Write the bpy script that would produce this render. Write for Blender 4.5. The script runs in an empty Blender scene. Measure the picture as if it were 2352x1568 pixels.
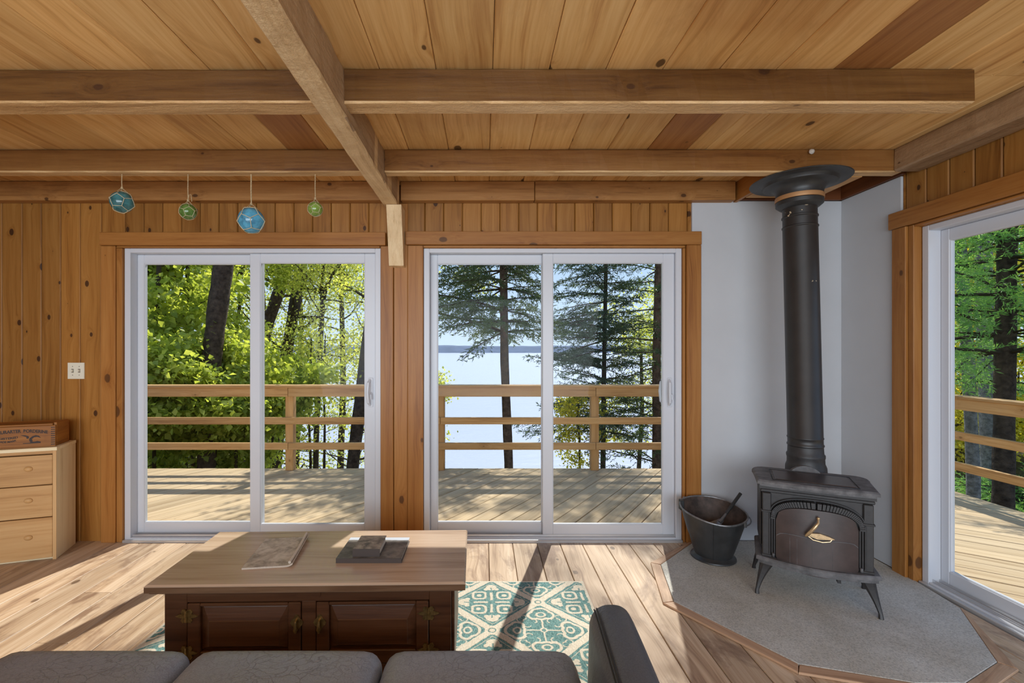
import bpy, bmesh, math, random
import numpy as np
from mathutils import Vector, Matrix
random.seed(7)
R = math.radians
S = bpy.context.scene
COL = S.collection

# ------------------------------------------------------------------ camera
F_PX, CX, CY = 1066.0, 1112.0, 800.0
cam_d = bpy.data.cameras.new('camera')
cam = bpy.data.objects.new('camera', cam_d)
COL.objects.link(cam)
cam.location = (0, 0, 1.34)
cam.rotation_euler = (R(90), 0, 0)
cam_d.sensor_width = 36.0
cam_d.lens = F_PX / 2352.0 * 36.0
cam_d.shift_x = (1176.0 - CX) / 2352.0
cam_d.shift_y = (CY - 784.0) / 2352.0
cam_d.clip_start, cam_d.clip_end = 0.05, 4000
S.camera = cam

# ------------------------------------------------------------------ light
S.view_settings.view_transform = 'Standard'
S.view_settings.look = 'None'
S.view_settings.exposure = 0.15
S.view_settings.gamma = 1.0
S.view_settings.use_curve_mapping = False
SUN_EL, SUN_AZ = R(49), R(16.4)
world = bpy.data.worlds.new('world')
S.world = world
world.use_nodes = True
wn = world.node_tree
wn.nodes.clear()
tc_ = wn.nodes.new('ShaderNodeTexCoord')
sp_ = wn.nodes.new('ShaderNodeSeparateXYZ')
wn.links.new(tc_.outputs['Generated'], sp_.inputs[0])
sky = wn.nodes.new('ShaderNodeValToRGB')           # clear midday sky: pale at the horizon, blue overhead
sky.color_ramp.elements[0].position = 0.0
sky.color_ramp.elements[0].color = (0.66, 0.80, 1.0, 1)
sky.color_ramp.elements[1].position = 1.0
sky.color_ramp.elements[1].color = (0.20, 0.40, 0.82, 1)
e_ = sky.color_ramp.elements.new(0.25)
e_.color = (0.44, 0.64, 0.96, 1)
wn.links.new(sp_.outputs[2], sky.inputs[0])
bg = wn.nodes.new('ShaderNodeBackground')
bg.inputs['Strength'].default_value = 1.0
wo = wn.nodes.new('ShaderNodeOutputWorld')
wn.links.new(sky.outputs[0], bg.inputs[0])
wn.links.new(bg.outputs[0], wo.inputs[0])

sd = bpy.data.lights.new('sun', 'SUN')
sd.energy = 4.9
sd.angle = R(0.6)
sd.color = (1.0, 0.95, 0.87)
sun = bpy.data.objects.new('sun', sd)
COL.objects.link(sun)
sdir = Vector((math.sin(SUN_AZ) * math.cos(SUN_EL), math.cos(SUN_AZ) * math.cos(SUN_EL), math.sin(SUN_EL)))
sun.rotation_euler = sdir.to_track_quat('Z', 'Y').to_euler()
sun.location = sdir * 30

ad = bpy.data.lights.new('rear_fill', 'AREA')      # fill light added behind the camera, standing in for rear daylight
ad.shape = 'RECTANGLE'
ad.size, ad.size_y = 5.6, 2.2
ad.energy = 232
ad.color = (0.84, 0.93, 1.0)
rear = bpy.data.objects.new('rear_fill', ad)
COL.objects.link(rear)
rear.location = (-0.6, -2.75, 1.3)
rear.rotation_euler = (R(62), 0, 0)

S.cycles.use_denoising = True
S.cycles.max_bounces = 9
S.cycles.diffuse_bounces = 5
S.cycles.glossy_bounces = 3
S.cycles.transmission_bounces = 6
S.cycles.transparent_max_bounces = 12
S.cycles.caustics_reflective = False
S.cycles.caustics_refractive = False
S.cycles.sample_clamp_indirect = 4.0

# ------------------------------------------------------------------ node helpers
def new_mat(name):
    m = bpy.data.materials.new(name)
    m.use_nodes = True
    nt = m.node_tree
    nt.nodes.clear()
    out = nt.nodes.new('ShaderNodeOutputMaterial')
    return m, nt, out

class X:
    """tiny expression builder over math nodes"""
    nt = None
    def __init__(s, k): s.k = k
    @staticmethod
    def op(o, *a, clamp=False):
        n = X.nt.nodes.new('ShaderNodeMath')
        n.operation = o
        n.use_clamp = clamp
        for i, v in enumerate(a):
            if isinstance(v, X): X.nt.links.new(v.k, n.inputs[i])
            else: n.inputs[i].default_value = float(v)
        return X(n.outputs[0])
    def __add__(s, o): return X.op('ADD', s, o)
    __radd__ = __add__
    def __sub__(s, o): return X.op('SUBTRACT', s, o)
    def __rsub__(s, o): return X.op('SUBTRACT', o, s)
    def __mul__(s, o): return X.op('MULTIPLY', s, o)
    __rmul__ = __mul__
    def __truediv__(s, o): return X.op('DIVIDE', s, o)
def xabs(a): return X.op('ABSOLUTE', a)
def xmax(a, b): return X.op('MAXIMUM', a, b)
def xmin(a, b): return X.op('MINIMUM', a, b)
def xround(a): return X.op('ROUND', a)
def xlen(a, b): return X.op('SQRT', a * a + b * b)
def below(a, t, k=60): return X.op('MULTIPLY', t - a, k, clamp=True)      # 1 where a < t
def between(a, lo, hi, k=60): return xmin(below(lo - a, 0, k), below(a, hi, k))

def link(nt, a, b): nt.links.new(a, b)
def node(nt, t, **kw):
    n = nt.nodes.new(t)
    for k, v in kw.items(): setattr(n, k, v)
    return n
def ramp(nt, fac, stops, interp='LINEAR'):
    n = nt.nodes.new('ShaderNodeValToRGB')
    n.color_ramp.interpolation = interp
    el = n.color_ramp.elements
    while len(el) > 1: el.remove(el[-1])
    el[0].position = stops[0][0]
    el[0].color = (*stops[0][1], 1)
    for p, c in stops[1:]:
        e = el.new(p)
        e.color = (*c, 1)
    if fac is not None: link(nt, fac, n.inputs[0])
    return n.outputs[0]
def mixc(nt, fac, a, b, blend='MIX'):
    n = nt.nodes.new('ShaderNodeMix')
    n.data_type = 'RGBA'
    n.blend_type = blend
    n.clamp_factor = True
    for sock, v in ((n.inputs[0], fac), (n.inputs[6], a), (n.inputs[7], b)):
        if hasattr(v, 'is_output') or isinstance(v, bpy.types.NodeSocket): link(nt, v, sock)
        elif isinstance(v, (int, float)): sock.default_value = v
        else: sock.default_value = (*v, 1)
    return n.outputs[2]
def principled(nt, out, color=None, rough=0.5, metal=0.0, spec=0.5, **kw):
    p = nt.nodes.new('ShaderNodeBsdfPrincipled')
    if color is not None:
        if isinstance(color, bpy.types.NodeSocket): link(nt, color, p.inputs['Base Color'])
        else: p.inputs['Base Color'].default_value = (*color, 1)
    if isinstance(rough, bpy.types.NodeSocket): link(nt, rough, p.inputs['Roughness'])
    else: p.inputs['Roughness'].default_value = rough
    p.inputs['Metallic'].default_value = metal
    p.inputs['Specular IOR Level'].default_value = spec
    for k, v in kw.items(): p.inputs[k].default_value = v
    link(nt, p.outputs[0], out.inputs[0])
    return p
def bump(nt, height, p, strength=0.3, dist=0.01):
    b = nt.nodes.new('ShaderNodeBump')
    b.inputs['Strength'].default_value = strength
    b.inputs['Distance'].default_value = dist
    link(nt, height, b.inputs['Height'])
    link(nt, b.outputs[0], p.inputs['Normal'])
def objcoord(nt, spread=0.0):
    tc = nt.nodes.new('ShaderNodeTexCoord')
    if not spread: return tc.outputs['Object'], None
    oi = nt.nodes.new('ShaderNodeObjectInfo')
    sc = node(nt, 'ShaderNodeVectorMath', operation='SCALE')
    sc.inputs[0].default_value = (1.0, 0.73, 0.37)
    link(nt, oi.outputs['Random'], sc.inputs['Scale'])
    m = node(nt, 'ShaderNodeVectorMath', operation='SCALE')
    link(nt, sc.outputs[0], m.inputs[0])
    m.inputs['Scale'].default_value = spread
    ad_ = node(nt, 'ShaderNodeVectorMath', operation='ADD')
    link(nt, tc.outputs['Object'], ad_.inputs[0])
    link(nt, m.outputs[0], ad_.inputs[1])
    return ad_.outputs[0], oi.outputs['Random']
def scaled(nt, vec, s):
    m = node(nt, 'ShaderNodeVectorMath', operation='MULTIPLY')
    link(nt, vec, m.inputs[0])
    m.inputs[1].default_value = s
    return m.outputs[0]
def noise(nt, vec, scale, detail=3, rough=0.55, dist=0.0):
    n = nt.nodes.new('ShaderNodeTexNoise')
    n.inputs['Scale'].default_value = scale
    n.inputs['Detail'].default_value = detail
    n.inputs['Roughness'].default_value = rough
    n.inputs['Distortion'].default_value = dist
    link(nt, vec, n.inputs['Vector'])
    return n.outputs['Fac']

def wood(name, c_light, c_mid, c_dark, knot=(0.05, 0.018, 0.006), knots=1.0, rough=0.5, vary=0.25, grain=1.0,
         bump_s=0.15, knot_scale=3.2, blotch=None, blotch_amt=0.0, spec=0.35, knot_r=0.055, coarse=0.0):
    """timber with the grain along local X"""
    m, nt, out = new_mat(name)
    v, rnd = objcoord(nt, 91.0)
    X.nt = nt
    sep = nt.nodes.new('ShaderNodeSeparateXYZ')
    link(nt, v, sep.inputs[0])
    vor = nt.nodes.new('ShaderNodeTexVoronoi')
    vor.voronoi_dimensions = '2D'
    vor.inputs['Scale'].default_value = knot_scale
    kc = nt.nodes.new('ShaderNodeCombineXYZ')
    link(nt, (X(sep.outputs[0]) * 0.62).k, kc.inputs[0])
    link(nt, (X(sep.outputs[1]) + X(sep.outputs[2])).k, kc.inputs[1])
    link(nt, kc.outputs[0], vor.inputs['Vector'])
    kd = X(vor.outputs['Distance'])
    ksep = nt.nodes.new('ShaderNodeSeparateColor')
    link(nt, vor.outputs['Color'], ksep.inputs[0])
    kr = X(ksep.outputs[0]) * 1.12 - 0.10         # knots of every size, some cells without one
    # the grain swings round a knot
    push = X.op('MULTIPLY', X.op('EXPONENT', kd * kd * -60.0) * X.op('MAXIMUM', kr, 0.0), 0.06 * knots)
    wob = X(noise(nt, scaled(nt, v, (0.9, 2.5, 2.5)), 1.3, 2)) * 0.10
    comb = nt.nodes.new('ShaderNodeCombineXYZ')
    link(nt, (X(sep.outputs[0]) * 0.035).k, comb.inputs[0])
    link(nt, (X(sep.outputs[1]) + push + wob).k, comb.inputs[1])
    link(nt, (X(sep.outputs[2]) + push * 0.5).k, comb.inputs[2])
    g1 = noise(nt, comb.outputs[0], 26 * grain, 4, 0.6)
    g2 = noise(nt, comb.outputs[0], 95 * grain, 3, 0.6)
    g0 = noise(nt, scaled(nt, v, (0.35, 3, 3)), 1.6, 2)
    g = X(g1) * 0.62 + X(g2) * 0.33 + X(g0) * 0.25 - 0.1
    col = ramp(nt, g.k, [(0.30, c_dark), (0.47, c_mid), (0.66, c_light)])
    if blotch:
        bl = noise(nt, scaled(nt, v, (0.5, 1.5, 1.5)), 3.0, 6, 0.68, 0.6)
        bf = X.op('MULTIPLY', X(bl) - 0.52, 9.0 , clamp=True) * blotch_amt
        col = mixc(nt, bf.k, col, blotch)
    if knots:
        halo = X.op('MULTIPLY', X.op('EXPONENT', kd * kd * -130.0) * X.op('MAXIMUM', kr, 0.0), 0.55 * knots)
        col = mixc(nt, halo.k, col, c_dark)
        kf = X.op('MULTIPLY', kr * knot_r - (kd + (X(g2) - 0.5) * 0.02), 75, clamp=True) * (0.92 * min(knots, 1.0))
        col = mixc(nt, kf.k, col, knot)
    val = (X(rnd) - 0.5) * (2 * vary) + 1.0
    hsv = nt.nodes.new('ShaderNodeHueSaturation')
    link(nt, val.k, hsv.inputs['Value'])
    link(nt, col, hsv.inputs['Color'])
    p = principled(nt, out, hsv.outputs[0], rough, spec=spec)
    h = X(g2) * 0.6 + X(g1) * 0.4
    if coarse:
        h = h + X(noise(nt, scaled(nt, v, (1.0, 1.4, 1.4)), 34, 4, 0.7)) * coarse
    bump(nt, h.k, p, bump_s, 0.006)
    return m

def plain(name, color, rough=0.5, metal=0.0, spec=0.5, nscale=0, namt=0.1, bs=0.0, bscale=40, bdist=0.004, **kw):
    m, nt, out = new_mat(name)
    v, _ = objcoord(nt)
    c = color
    if nscale:
        n = noise(nt, v, nscale, 4, 0.6)
        lo = tuple(x * (1 - namt) for x in color)
        hi = tuple(min(1, x * (1 + namt)) for x in color)
        c = ramp(nt, n, [(0.3, lo), (0.7, hi)])
    p = principled(nt, out, c, rough, metal, spec, **kw)
    if bs: bump(nt, noise(nt, v, bscale, 4, 0.6), p, bs, bdist)
    return m

M = {}
M['ceiling_pine'] = wood('ceiling_pine', (0.86, 0.585, 0.265), (0.75, 0.455, 0.175), (0.50, 0.24, 0.072), knots=0.9, vary=0.13, knot_scale=3.0, knot_r=0.085, bump_s=0.08, blotch=(0.52, 0.27, 0.09), blotch_amt=0.35)
M['ceiling_dark'] = wood('ceiling_pine_dark', (0.44, 0.22, 0.08), (0.35, 0.155, 0.05), (0.22, 0.085, 0.028), knots=0.5, vary=0.05, bump_s=0.08)
M['wall_pine'] = wood('wall_pine', (0.385, 0.178, 0.043), (0.31, 0.130, 0.026), (0.17, 0.060, 0.010), knots=1.0, vary=0.14, knot_scale=5.4, knot_r=0.095, bump_s=0.06, rough=0.42)
M['trim_pine'] = wood('trim_pine', (0.41, 0.185, 0.048), (0.34, 0.138, 0.031), (0.22, 0.075, 0.013), knots=0.8, vary=0.08, knot_scale=2.8, bump_s=0.06, rough=0.42, knot_r=0.075)
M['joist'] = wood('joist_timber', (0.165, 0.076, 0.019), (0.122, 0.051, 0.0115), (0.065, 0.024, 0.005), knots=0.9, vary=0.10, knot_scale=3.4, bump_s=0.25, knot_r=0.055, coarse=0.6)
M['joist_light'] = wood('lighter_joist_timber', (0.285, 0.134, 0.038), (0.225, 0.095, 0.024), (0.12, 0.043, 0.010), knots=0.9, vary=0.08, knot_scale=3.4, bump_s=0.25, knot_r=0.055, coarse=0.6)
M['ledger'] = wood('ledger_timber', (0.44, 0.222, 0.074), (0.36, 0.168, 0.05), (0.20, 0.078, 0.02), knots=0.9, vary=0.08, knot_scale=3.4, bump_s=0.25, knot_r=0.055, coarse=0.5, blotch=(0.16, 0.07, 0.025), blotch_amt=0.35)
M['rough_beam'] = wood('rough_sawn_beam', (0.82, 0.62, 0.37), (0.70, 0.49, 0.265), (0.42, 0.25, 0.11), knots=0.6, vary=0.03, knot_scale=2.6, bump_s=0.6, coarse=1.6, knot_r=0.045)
M['sawn_lit_face'] = wood('rough_sawn_lit_face', (0.74, 0.51, 0.27), (0.62, 0.39, 0.18), (0.36, 0.19, 0.07), knots=0.5, vary=0.03, knot_scale=2.6, bump_s=0.6, coarse=1.6, knot_r=0.045)
M['grey_shaded_side'] = wood('grey_shaded_beam_side', (0.50, 0.36, 0.225), (0.41, 0.275, 0.16), (0.24, 0.14, 0.07), knots=0.6, vary=0.03, knot_scale=2.2, bump_s=0.6, coarse=1.4, knot_r=0.035)
M['grey_beam'] = wood('grey_weathered_beam', (0.42, 0.28, 0.16), (0.33, 0.205, 0.11), (0.17, 0.09, 0.04), knots=1.0, vary=0.03, knot_scale=2.6, bump_s=0.5, coarse=1.2)
M['dark_ledger'] = wood('dark_ledger', (0.18, 0.06, 0.02), (0.13, 0.04, 0.012), (0.07, 0.02, 0.006), knots=0, vary=0.05)
M['floor'] = wood('floor_planks', (0.63, 0.485, 0.345), (0.48, 0.335, 0.215), (0.22, 0.125, 0.068), knots=0.7, vary=0.12, knot_scale=3.0, blotch=(0.205, 0.115, 0.07), blotch_amt=0.75, rough=0.42, bump_s=0.14, knot_r=0.07)
M['floor_trim'] = wood('floor_edging', (0.56, 0.38, 0.25), (0.45, 0.275, 0.165), (0.24, 0.125, 0.065), knots=0.3, vary=0.08, blotch=(0.20, 0.11, 0.06), blotch_amt=0.6)
M['deck'] = wood('deck_boards', (0.62, 0.475, 0.30), (0.53, 0.39, 0.23), (0.35, 0.24, 0.125), knots=0.4, vary=0.12, rough=0.75, bump_s=0.25, spec=0.2)
M['rail'] = wood('railing_timber', (0.66, 0.40, 0.17), (0.54, 0.30, 0.11), (0.32, 0.155, 0.052), knots=0.5, vary=0.10, rough=0.65, bump_s=0.25, knot_r=0.035)
M['oak_top'] = wood('oak_table_top', (0.57, 0.435, 0.33), (0.47, 0.34, 0.245), (0.29, 0.18, 0.115), knots=0.0, vary=0.0, rough=0.27, bump_s=0.10, grain=1.0, spec=0.6)  # window sheen on the top put into this paler oak
M['oak_shaded_edge'] = wood('oak_table_shaded_edge', (0.24, 0.145, 0.085), (0.18, 0.10, 0.055), (0.10, 0.05, 0.025), knots=0.0, vary=0.0, rough=0.35, bump_s=0.10)  # same oak; shade on the lip put into the darker colour
M['oak_dark'] = wood('dark_oak', (0.135, 0.058, 0.026), (0.092, 0.036, 0.015), (0.040, 0.014, 0.006), knots=0.0, vary=0.08, rough=0.38, bump_s=0.15, grain=0.9, spec=0.45)
M['new_pine'] = wood('unfinished_pine', (0.64, 0.40, 0.18), (0.55, 0.31, 0.12), (0.38, 0.185, 0.06), knots=0.5, vary=0.06, rough=0.5, bump_s=0.05, grain=0.6, knot_scale=2.8, knot_r=0.045)
M['pale_lit_pine'] = wood('pale_lit_side_pine', (0.88, 0.76, 0.52), (0.82, 0.68, 0.43), (0.68, 0.52, 0.29), knots=0.0, vary=0.03, rough=0.5, bump_s=0.05, grain=0.7)  # pale bare pine, with window light on the side put into its colour
M['crate'] = wood('crate_wood', (0.40, 0.165, 0.030), (0.30, 0.110, 0.018), (0.13, 0.042, 0.009), knots=0.2, vary=0.1, rough=0.5, blotch=(0.08, 0.025, 0.01), blotch_amt=0.5)
M['trunk_dark'] = plain('dark_bark', (0.075, 0.052, 0.036), 0.9, spec=0.2, nscale=14, namt=0.6, bs=0.9, bscale=22, bdist=0.03)
M['trunk_brown'] = plain('brown_bark', (0.145, 0.088, 0.055), 0.9, spec=0.2, nscale=14, namt=0.55, bs=0.9, bscale=26, bdist=0.03)
M['trunk_grey'] = plain('grey_bark', (0.24, 0.22, 0.20), 0.9, spec=0.2, nscale=16, namt=0.5, bs=0.9, bscale=26, bdist=0.03)
M['twig'] = plain('twig_bark', (0.065, 0.048, 0.030), 0.9, spec=0.15)
M['vinyl'] = plain('white_vinyl', (0.62, 0.64, 0.69), 0.35, spec=0.5)
M['white_board'] = plain('white_cement_board', (0.54, 0.552, 0.575), 0.85, spec=0.2, nscale=2.5, namt=0.03, bs=0.05, bscale=60)
M['concrete'] = None
M['iron'] = plain('black_cast_iron', (0.028, 0.0255, 0.0255), 0.50, spec=0.5, nscale=30, namt=0.25, bs=0.18, bscale=140, bdist=0.002)
M['iron_brown'] = plain('brown_cast_iron', (0.052, 0.036, 0.033), 0.36, spec=0.6, nscale=9, namt=0.35, bs=0.08, bscale=160, bdist=0.002)
M['iron_dusty'] = plain('dusty_cast_iron', (0.115, 0.112, 0.115), 0.62, spec=0.4, nscale=18, namt=0.5, bs=0.15, bscale=140, bdist=0.002)
M['pipe'] = None
M['copper'] = plain('bare_copper_band', (0.50, 0.27, 0.12), 0.45, metal=0.3)
M['brass'] = plain('aged_brass', (0.62, 0.44, 0.25), 0.36, metal=0.75, nscale=60, namt=0.25)
M['hinge_brass'] = plain('antique_brass', (0.34, 0.22, 0.08), 0.38, metal=0.85, nscale=80, namt=0.4)
M['steel_dark'] = plain('painted_steel', (0.030, 0.031, 0.032), 0.42, spec=0.5, nscale=14, namt=0.3, bs=0.06, bscale=60)
M['steel_rim'] = plain('worn_steel_rim', (0.20, 0.20, 0.205), 0.40, metal=0.5, nscale=25, namt=0.4)
M['steel_inside'] = plain('sooty_rusty_steel', (0.075, 0.050, 0.040), 0.65, nscale=16, namt=0.6)
M['shovel'] = plain('shovel_steel', (0.16, 0.16, 0.165), 0.38, metal=0.6, nscale=25, namt=0.4)
M['switch'] = plain('ivory_plastic', (0.78, 0.74, 0.60), 0.4)
M['ceramic'] = plain('white_ceramic', (0.80, 0.80, 0.76), 0.25)
M['screw'] = plain('screw_metal', (0.4, 0.38, 0.33), 0.4, metal=0.8)
M['cord'] = plain('jute_cord', (0.50, 0.38, 0.22), 0.9, spec=0.1, nscale=200, namt=0.3)
M['net'] = plain('net_cord', (0.58, 0.50, 0.34), 0.85, spec=0.1)
M['ink'] = plain('black_ink', (0.030, 0.014, 0.009), 0.6)
M['paper'] = plain('paper_pages', (0.62, 0.56, 0.48), 0.8, spec=0.2, nscale=300, namt=0.1)
M['book_dark'] = plain('dark_book_board', (0.075, 0.060, 0.055), 0.45)
M['rubber'] = plain('black_rubber', (0.02, 0.02, 0.02), 0.6)
M['metal_sill'] = plain('aluminium_sill', (0.62, 0.63, 0.65), 0.3, metal=0.6)
M['ground'] = plain('forest_floor', (0.085, 0.075, 0.035), 0.95, spec=0.1, nscale=3, namt=0.6)
M['hills'] = plain('hazy_far_shore', (0.155, 0.185, 0.245), 1.0, spec=0.0, nscale=0.06, namt=0.22)  # distance haze put into the blue-grey colour
M['roofing'] = plain('roofing', (0.08, 0.08, 0.08), 0.9)
M['plywood'] = wood('plywood', (0.62, 0.36, 0.14), (0.54, 0.29, 0.10), (0.42, 0.20, 0.06), knots=0.0, vary=0.02, grain=0.5, bump_s=0.05)

def mat_concrete():
    m, nt, out = new_mat('hearth_concrete')
    v, _ = objcoord(nt)
    a = noise(nt, v, 3.0, 4, 0.6)
    b = noise(nt, v, 150, 3, 0.8)
    c1 = ramp(nt, a, [(0.35, (0.47, 0.445, 0.39)), (0.65, (0.58, 0.57, 0.53))])
    c2 = ramp(nt, b, [(0.38, (0.45, 0.45, 0.45)), (0.52, (1, 1, 1)), (0.72, (1.25, 1.25, 1.25))])
    p = principled(nt, out, mixc(nt, 0.6, c1, c2, 'MULTIPLY'), 0.75, spec=0.3)
    bump(nt, b, p, 0.25, 0.004)
    return m
M['concrete'] = mat_concrete()

def mat_pipe():
    m, nt, out = new_mat('stovepipe_black')
    v, _ = objcoord(nt)
    X.nt = nt
    n = noise(nt, v, 6, 4, 0.6)
    c = ramp(nt, n, [(0.3, (0.020, 0.0185, 0.018)), (0.7, (0.032, 0.029, 0.028))])
    sep = nt.nodes.new('ShaderNodeSeparateXYZ')
    link(nt, v, sep.inputs[0])
    z = X(sep.outputs[2])
    fl = noise(nt, scaled(nt, v, (1, 1, 1.0)), 42, 2, 0.5)
    band = xmax(between(z, 1.50, 1.60, 80), xmax(between(z, 0.10, 0.16, 60), between(z, 1.10, 1.16, 40)) * 0.8)
    f = X.op('MULTIPLY', (X(fl) + (band - 1.0) * 0.3) - 0.66, 40, clamp=True)
    c = mixc(nt, f.k, c, (0.62, 0.50, 0.33))
    principled(nt, out, c, 0.42, spec=0.5)
    return m
M['pipe'] = mat_pipe()

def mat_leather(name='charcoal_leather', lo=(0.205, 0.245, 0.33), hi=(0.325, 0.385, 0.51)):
    m, nt, out = new_mat(name)
    v, _ = objcoord(nt)
    X.nt = nt
    big = noise(nt, v, 5, 3, 0.6)
    wr = nt.nodes.new('ShaderNodeTexVoronoi')
    wr.feature = 'DISTANCE_TO_EDGE'
    wr.inputs['Scale'].default_value = 26
    vv = node(nt, 'ShaderNodeVectorMath', operation='ADD')
    nz = nt.nodes.new('ShaderNodeTexNoise')
    nz.inputs['Scale'].default_value = 9
    nz.inputs['Detail'].default_value = 3
    link(nt, v, nz.inputs['Vector'])
    link(nt, scaled(nt, nz.outputs['Color'], (0.22, 0.22, 0.22)), vv.inputs[1])
    link(nt, scaled(nt, v, (0.8, 1.3, 1)), vv.inputs[0])
    link(nt, vv.outputs[0], wr.inputs['Vector'])
    fine = noise(nt, v, 260, 3, 0.7)
    cr = X.op('MULTIPLY', X(wr.outputs['Distance']), 14, clamp=True)
    mask = X.op('MULTIPLY', X(big) - 0.38, 4, clamp=True)
    c = ramp(nt, fine, [(0.3, lo), (0.7, hi)])
    c = mixc(nt, ((1 - cr) * mask * 0.4).k, c, (0.05, 0.055, 0.07))
    p = principled(nt, out, c, 0.42, spec=0.75)
    h = cr * mask * 0.5 + X(fine) * 0.35 + X(noise(nt, v, 70, 3, 0.6)) * 0.4
    bump(nt, h.k, p, 0.45, 0.004)
    return m
M['leather'] = mat_leather()
M['leather_shaded'] = mat_leather('shaded_arm_leather', (0.055, 0.062, 0.08), (0.105, 0.118, 0.15))  # same leather; the arm's weaker reflection put into a darker colour

def mat_glass():
    m, nt, out = new_mat('window_glass')
    t = nt.nodes.new('ShaderNodeBsdfTransparent')
    t.inputs[0].default_value = (0.97, 0.985, 0.98, 1)
    g = nt.nodes.new('ShaderNodeBsdfGlossy')
    g.inputs['Roughness'].default_value = 0.0
    X.nt = nt
    lw = nt.nodes.new('ShaderNodeLayerWeight')
    lw.inputs['Blend'].default_value = 0.5
    f_ = X.op('POWER', X(lw.outputs['Facing']), 5.0) * 0.9 + 0.004
    mx = nt.nodes.new('ShaderNodeMixShader')
    link(nt, f_.k, mx.inputs[0])
    link(nt, t.outputs[0], mx.inputs[1])
    link(nt, g.outputs[0], mx.inputs[2])
    link(nt, mx.outputs[0], out.inputs[0])
    return m
M['glass'] = mat_glass()

def mat_float(name, c):
    m, nt, out = new_mat(name)
    v, _ = objcoord(nt)
    t = nt.nodes.new('ShaderNodeBsdfTransparent')
    t.inputs[0].default_value = (*[x ** 0.6 for x in c], 1)
    p = nt.nodes.new('ShaderNodeBsdfPrincipled')
    n = noise(nt, v, 22, 3, 0.6)
    link(nt, ramp(nt, n, [(0.35, tuple(x * 0.6 for x in c)), (0.65, tuple(min(1, x * 1.35 + 0.02) for x in c))]), p.inputs['Base Color'])
    p.inputs['Roughness'].default_value = 0.06
    p.inputs['Specular IOR Level'].default_value = 0.9
    mx = nt.nodes.new('ShaderNodeMixShader')
    mx.inputs[0].default_value = 0.62
    link(nt, t.outputs[0], mx.inputs[1])
    link(nt, p.outputs[0], mx.inputs[2])
    link(nt, mx.outputs[0], out.inputs[0])
    return m
M['float_teal'] = mat_float('teal_glass', (0.07, 0.27, 0.30))
M['float_blue'] = mat_float('blue_glass', (0.13, 0.50, 0.76))
M['float_green'] = mat_float('green_glass', (0.16, 0.32, 0.07))
M['float_lime'] = mat_float('lime_glass', (0.30, 0.47, 0.09))

def mat_leaf(name, c_lo, c_hi, trans=0.5, tr_gain=1.6):
    m, nt, out = new_mat(name)
    at = nt.nodes.new('ShaderNodeAttribute')
    at.attribute_name = 'tint'
    c = ramp(nt, at.outputs['Fac'], [(0.0, c_lo), (1.0, c_hi)])
    d = nt.nodes.new('ShaderNodeBsdfPrincipled')
    d.inputs['Roughness'].default_value = 0.45
    d.inputs['Specular IOR Level'].default_value = 0.35
    link(nt, c, d.inputs['Base Color'])
    t = nt.nodes.new('ShaderNodeBsdfTranslucent')
    c2 = mixc(nt, 1.0, c, (tr_gain, tr_gain * 0.96, tr_gain * 0.5), 'MULTIPLY')
    link(nt, c2, t.inputs[0])
    mx = nt.nodes.new('ShaderNodeMixShader')
    mx.inputs[0].default_value = trans
    link(nt, d.outputs[0], mx.inputs[1])
    link(nt, t.outputs[0], mx.inputs[2])
    link(nt, mx.outputs[0], out.inputs[0])
    return m
M['leaf_green'] = mat_leaf('bright_green_leaves', (0.20, 0.28, 0.045), (0.62, 0.66, 0.16), 0.6, 1.55)
M['leaf_yellow'] = mat_leaf('spring_yellow_leaves', (0.36, 0.43, 0.09), (0.72, 0.70, 0.22), 0.6, 1.6)
M['leaf_gold'] = mat_leaf('golden_leaves', (0.38, 0.40, 0.05), (0.76, 0.66, 0.10), 0.6, 1.6)
M['needle_dark'] = mat_leaf('spruce_needles', (0.028, 0.055, 0.022), (0.12, 0.17, 0.06), 0.35)
M['needle_blue'] = mat_leaf('blue_spruce_needles', (0.028, 0.058, 0.036), (0.10, 0.15, 0.09), 0.35)
M['needle_green'] = mat_leaf('hemlock_needles', (0.09, 0.24, 0.08), (0.34, 0.56, 0.18), 0.55)

def mat_water():
    m, nt, out = new_mat('lake_water')
    v, _ = objcoord(nt)
    a = noise(nt, scaled(nt, v, (0.45, 1.3, 1)), 0.9, 4, 0.6)
    b = noise(nt, scaled(nt, v, (0.1, 0.35, 1)), 0.3, 3, 0.6)
    X.nt = nt
    p = principled(nt, out, (0.48, 0.49, 0.56), 0.25, spec=0.6)
    bump(nt, (X(a) * 0.6 + X(b)).k, p, 0.55, 0.35)
    return m
M['water'] = mat_water()

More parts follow.
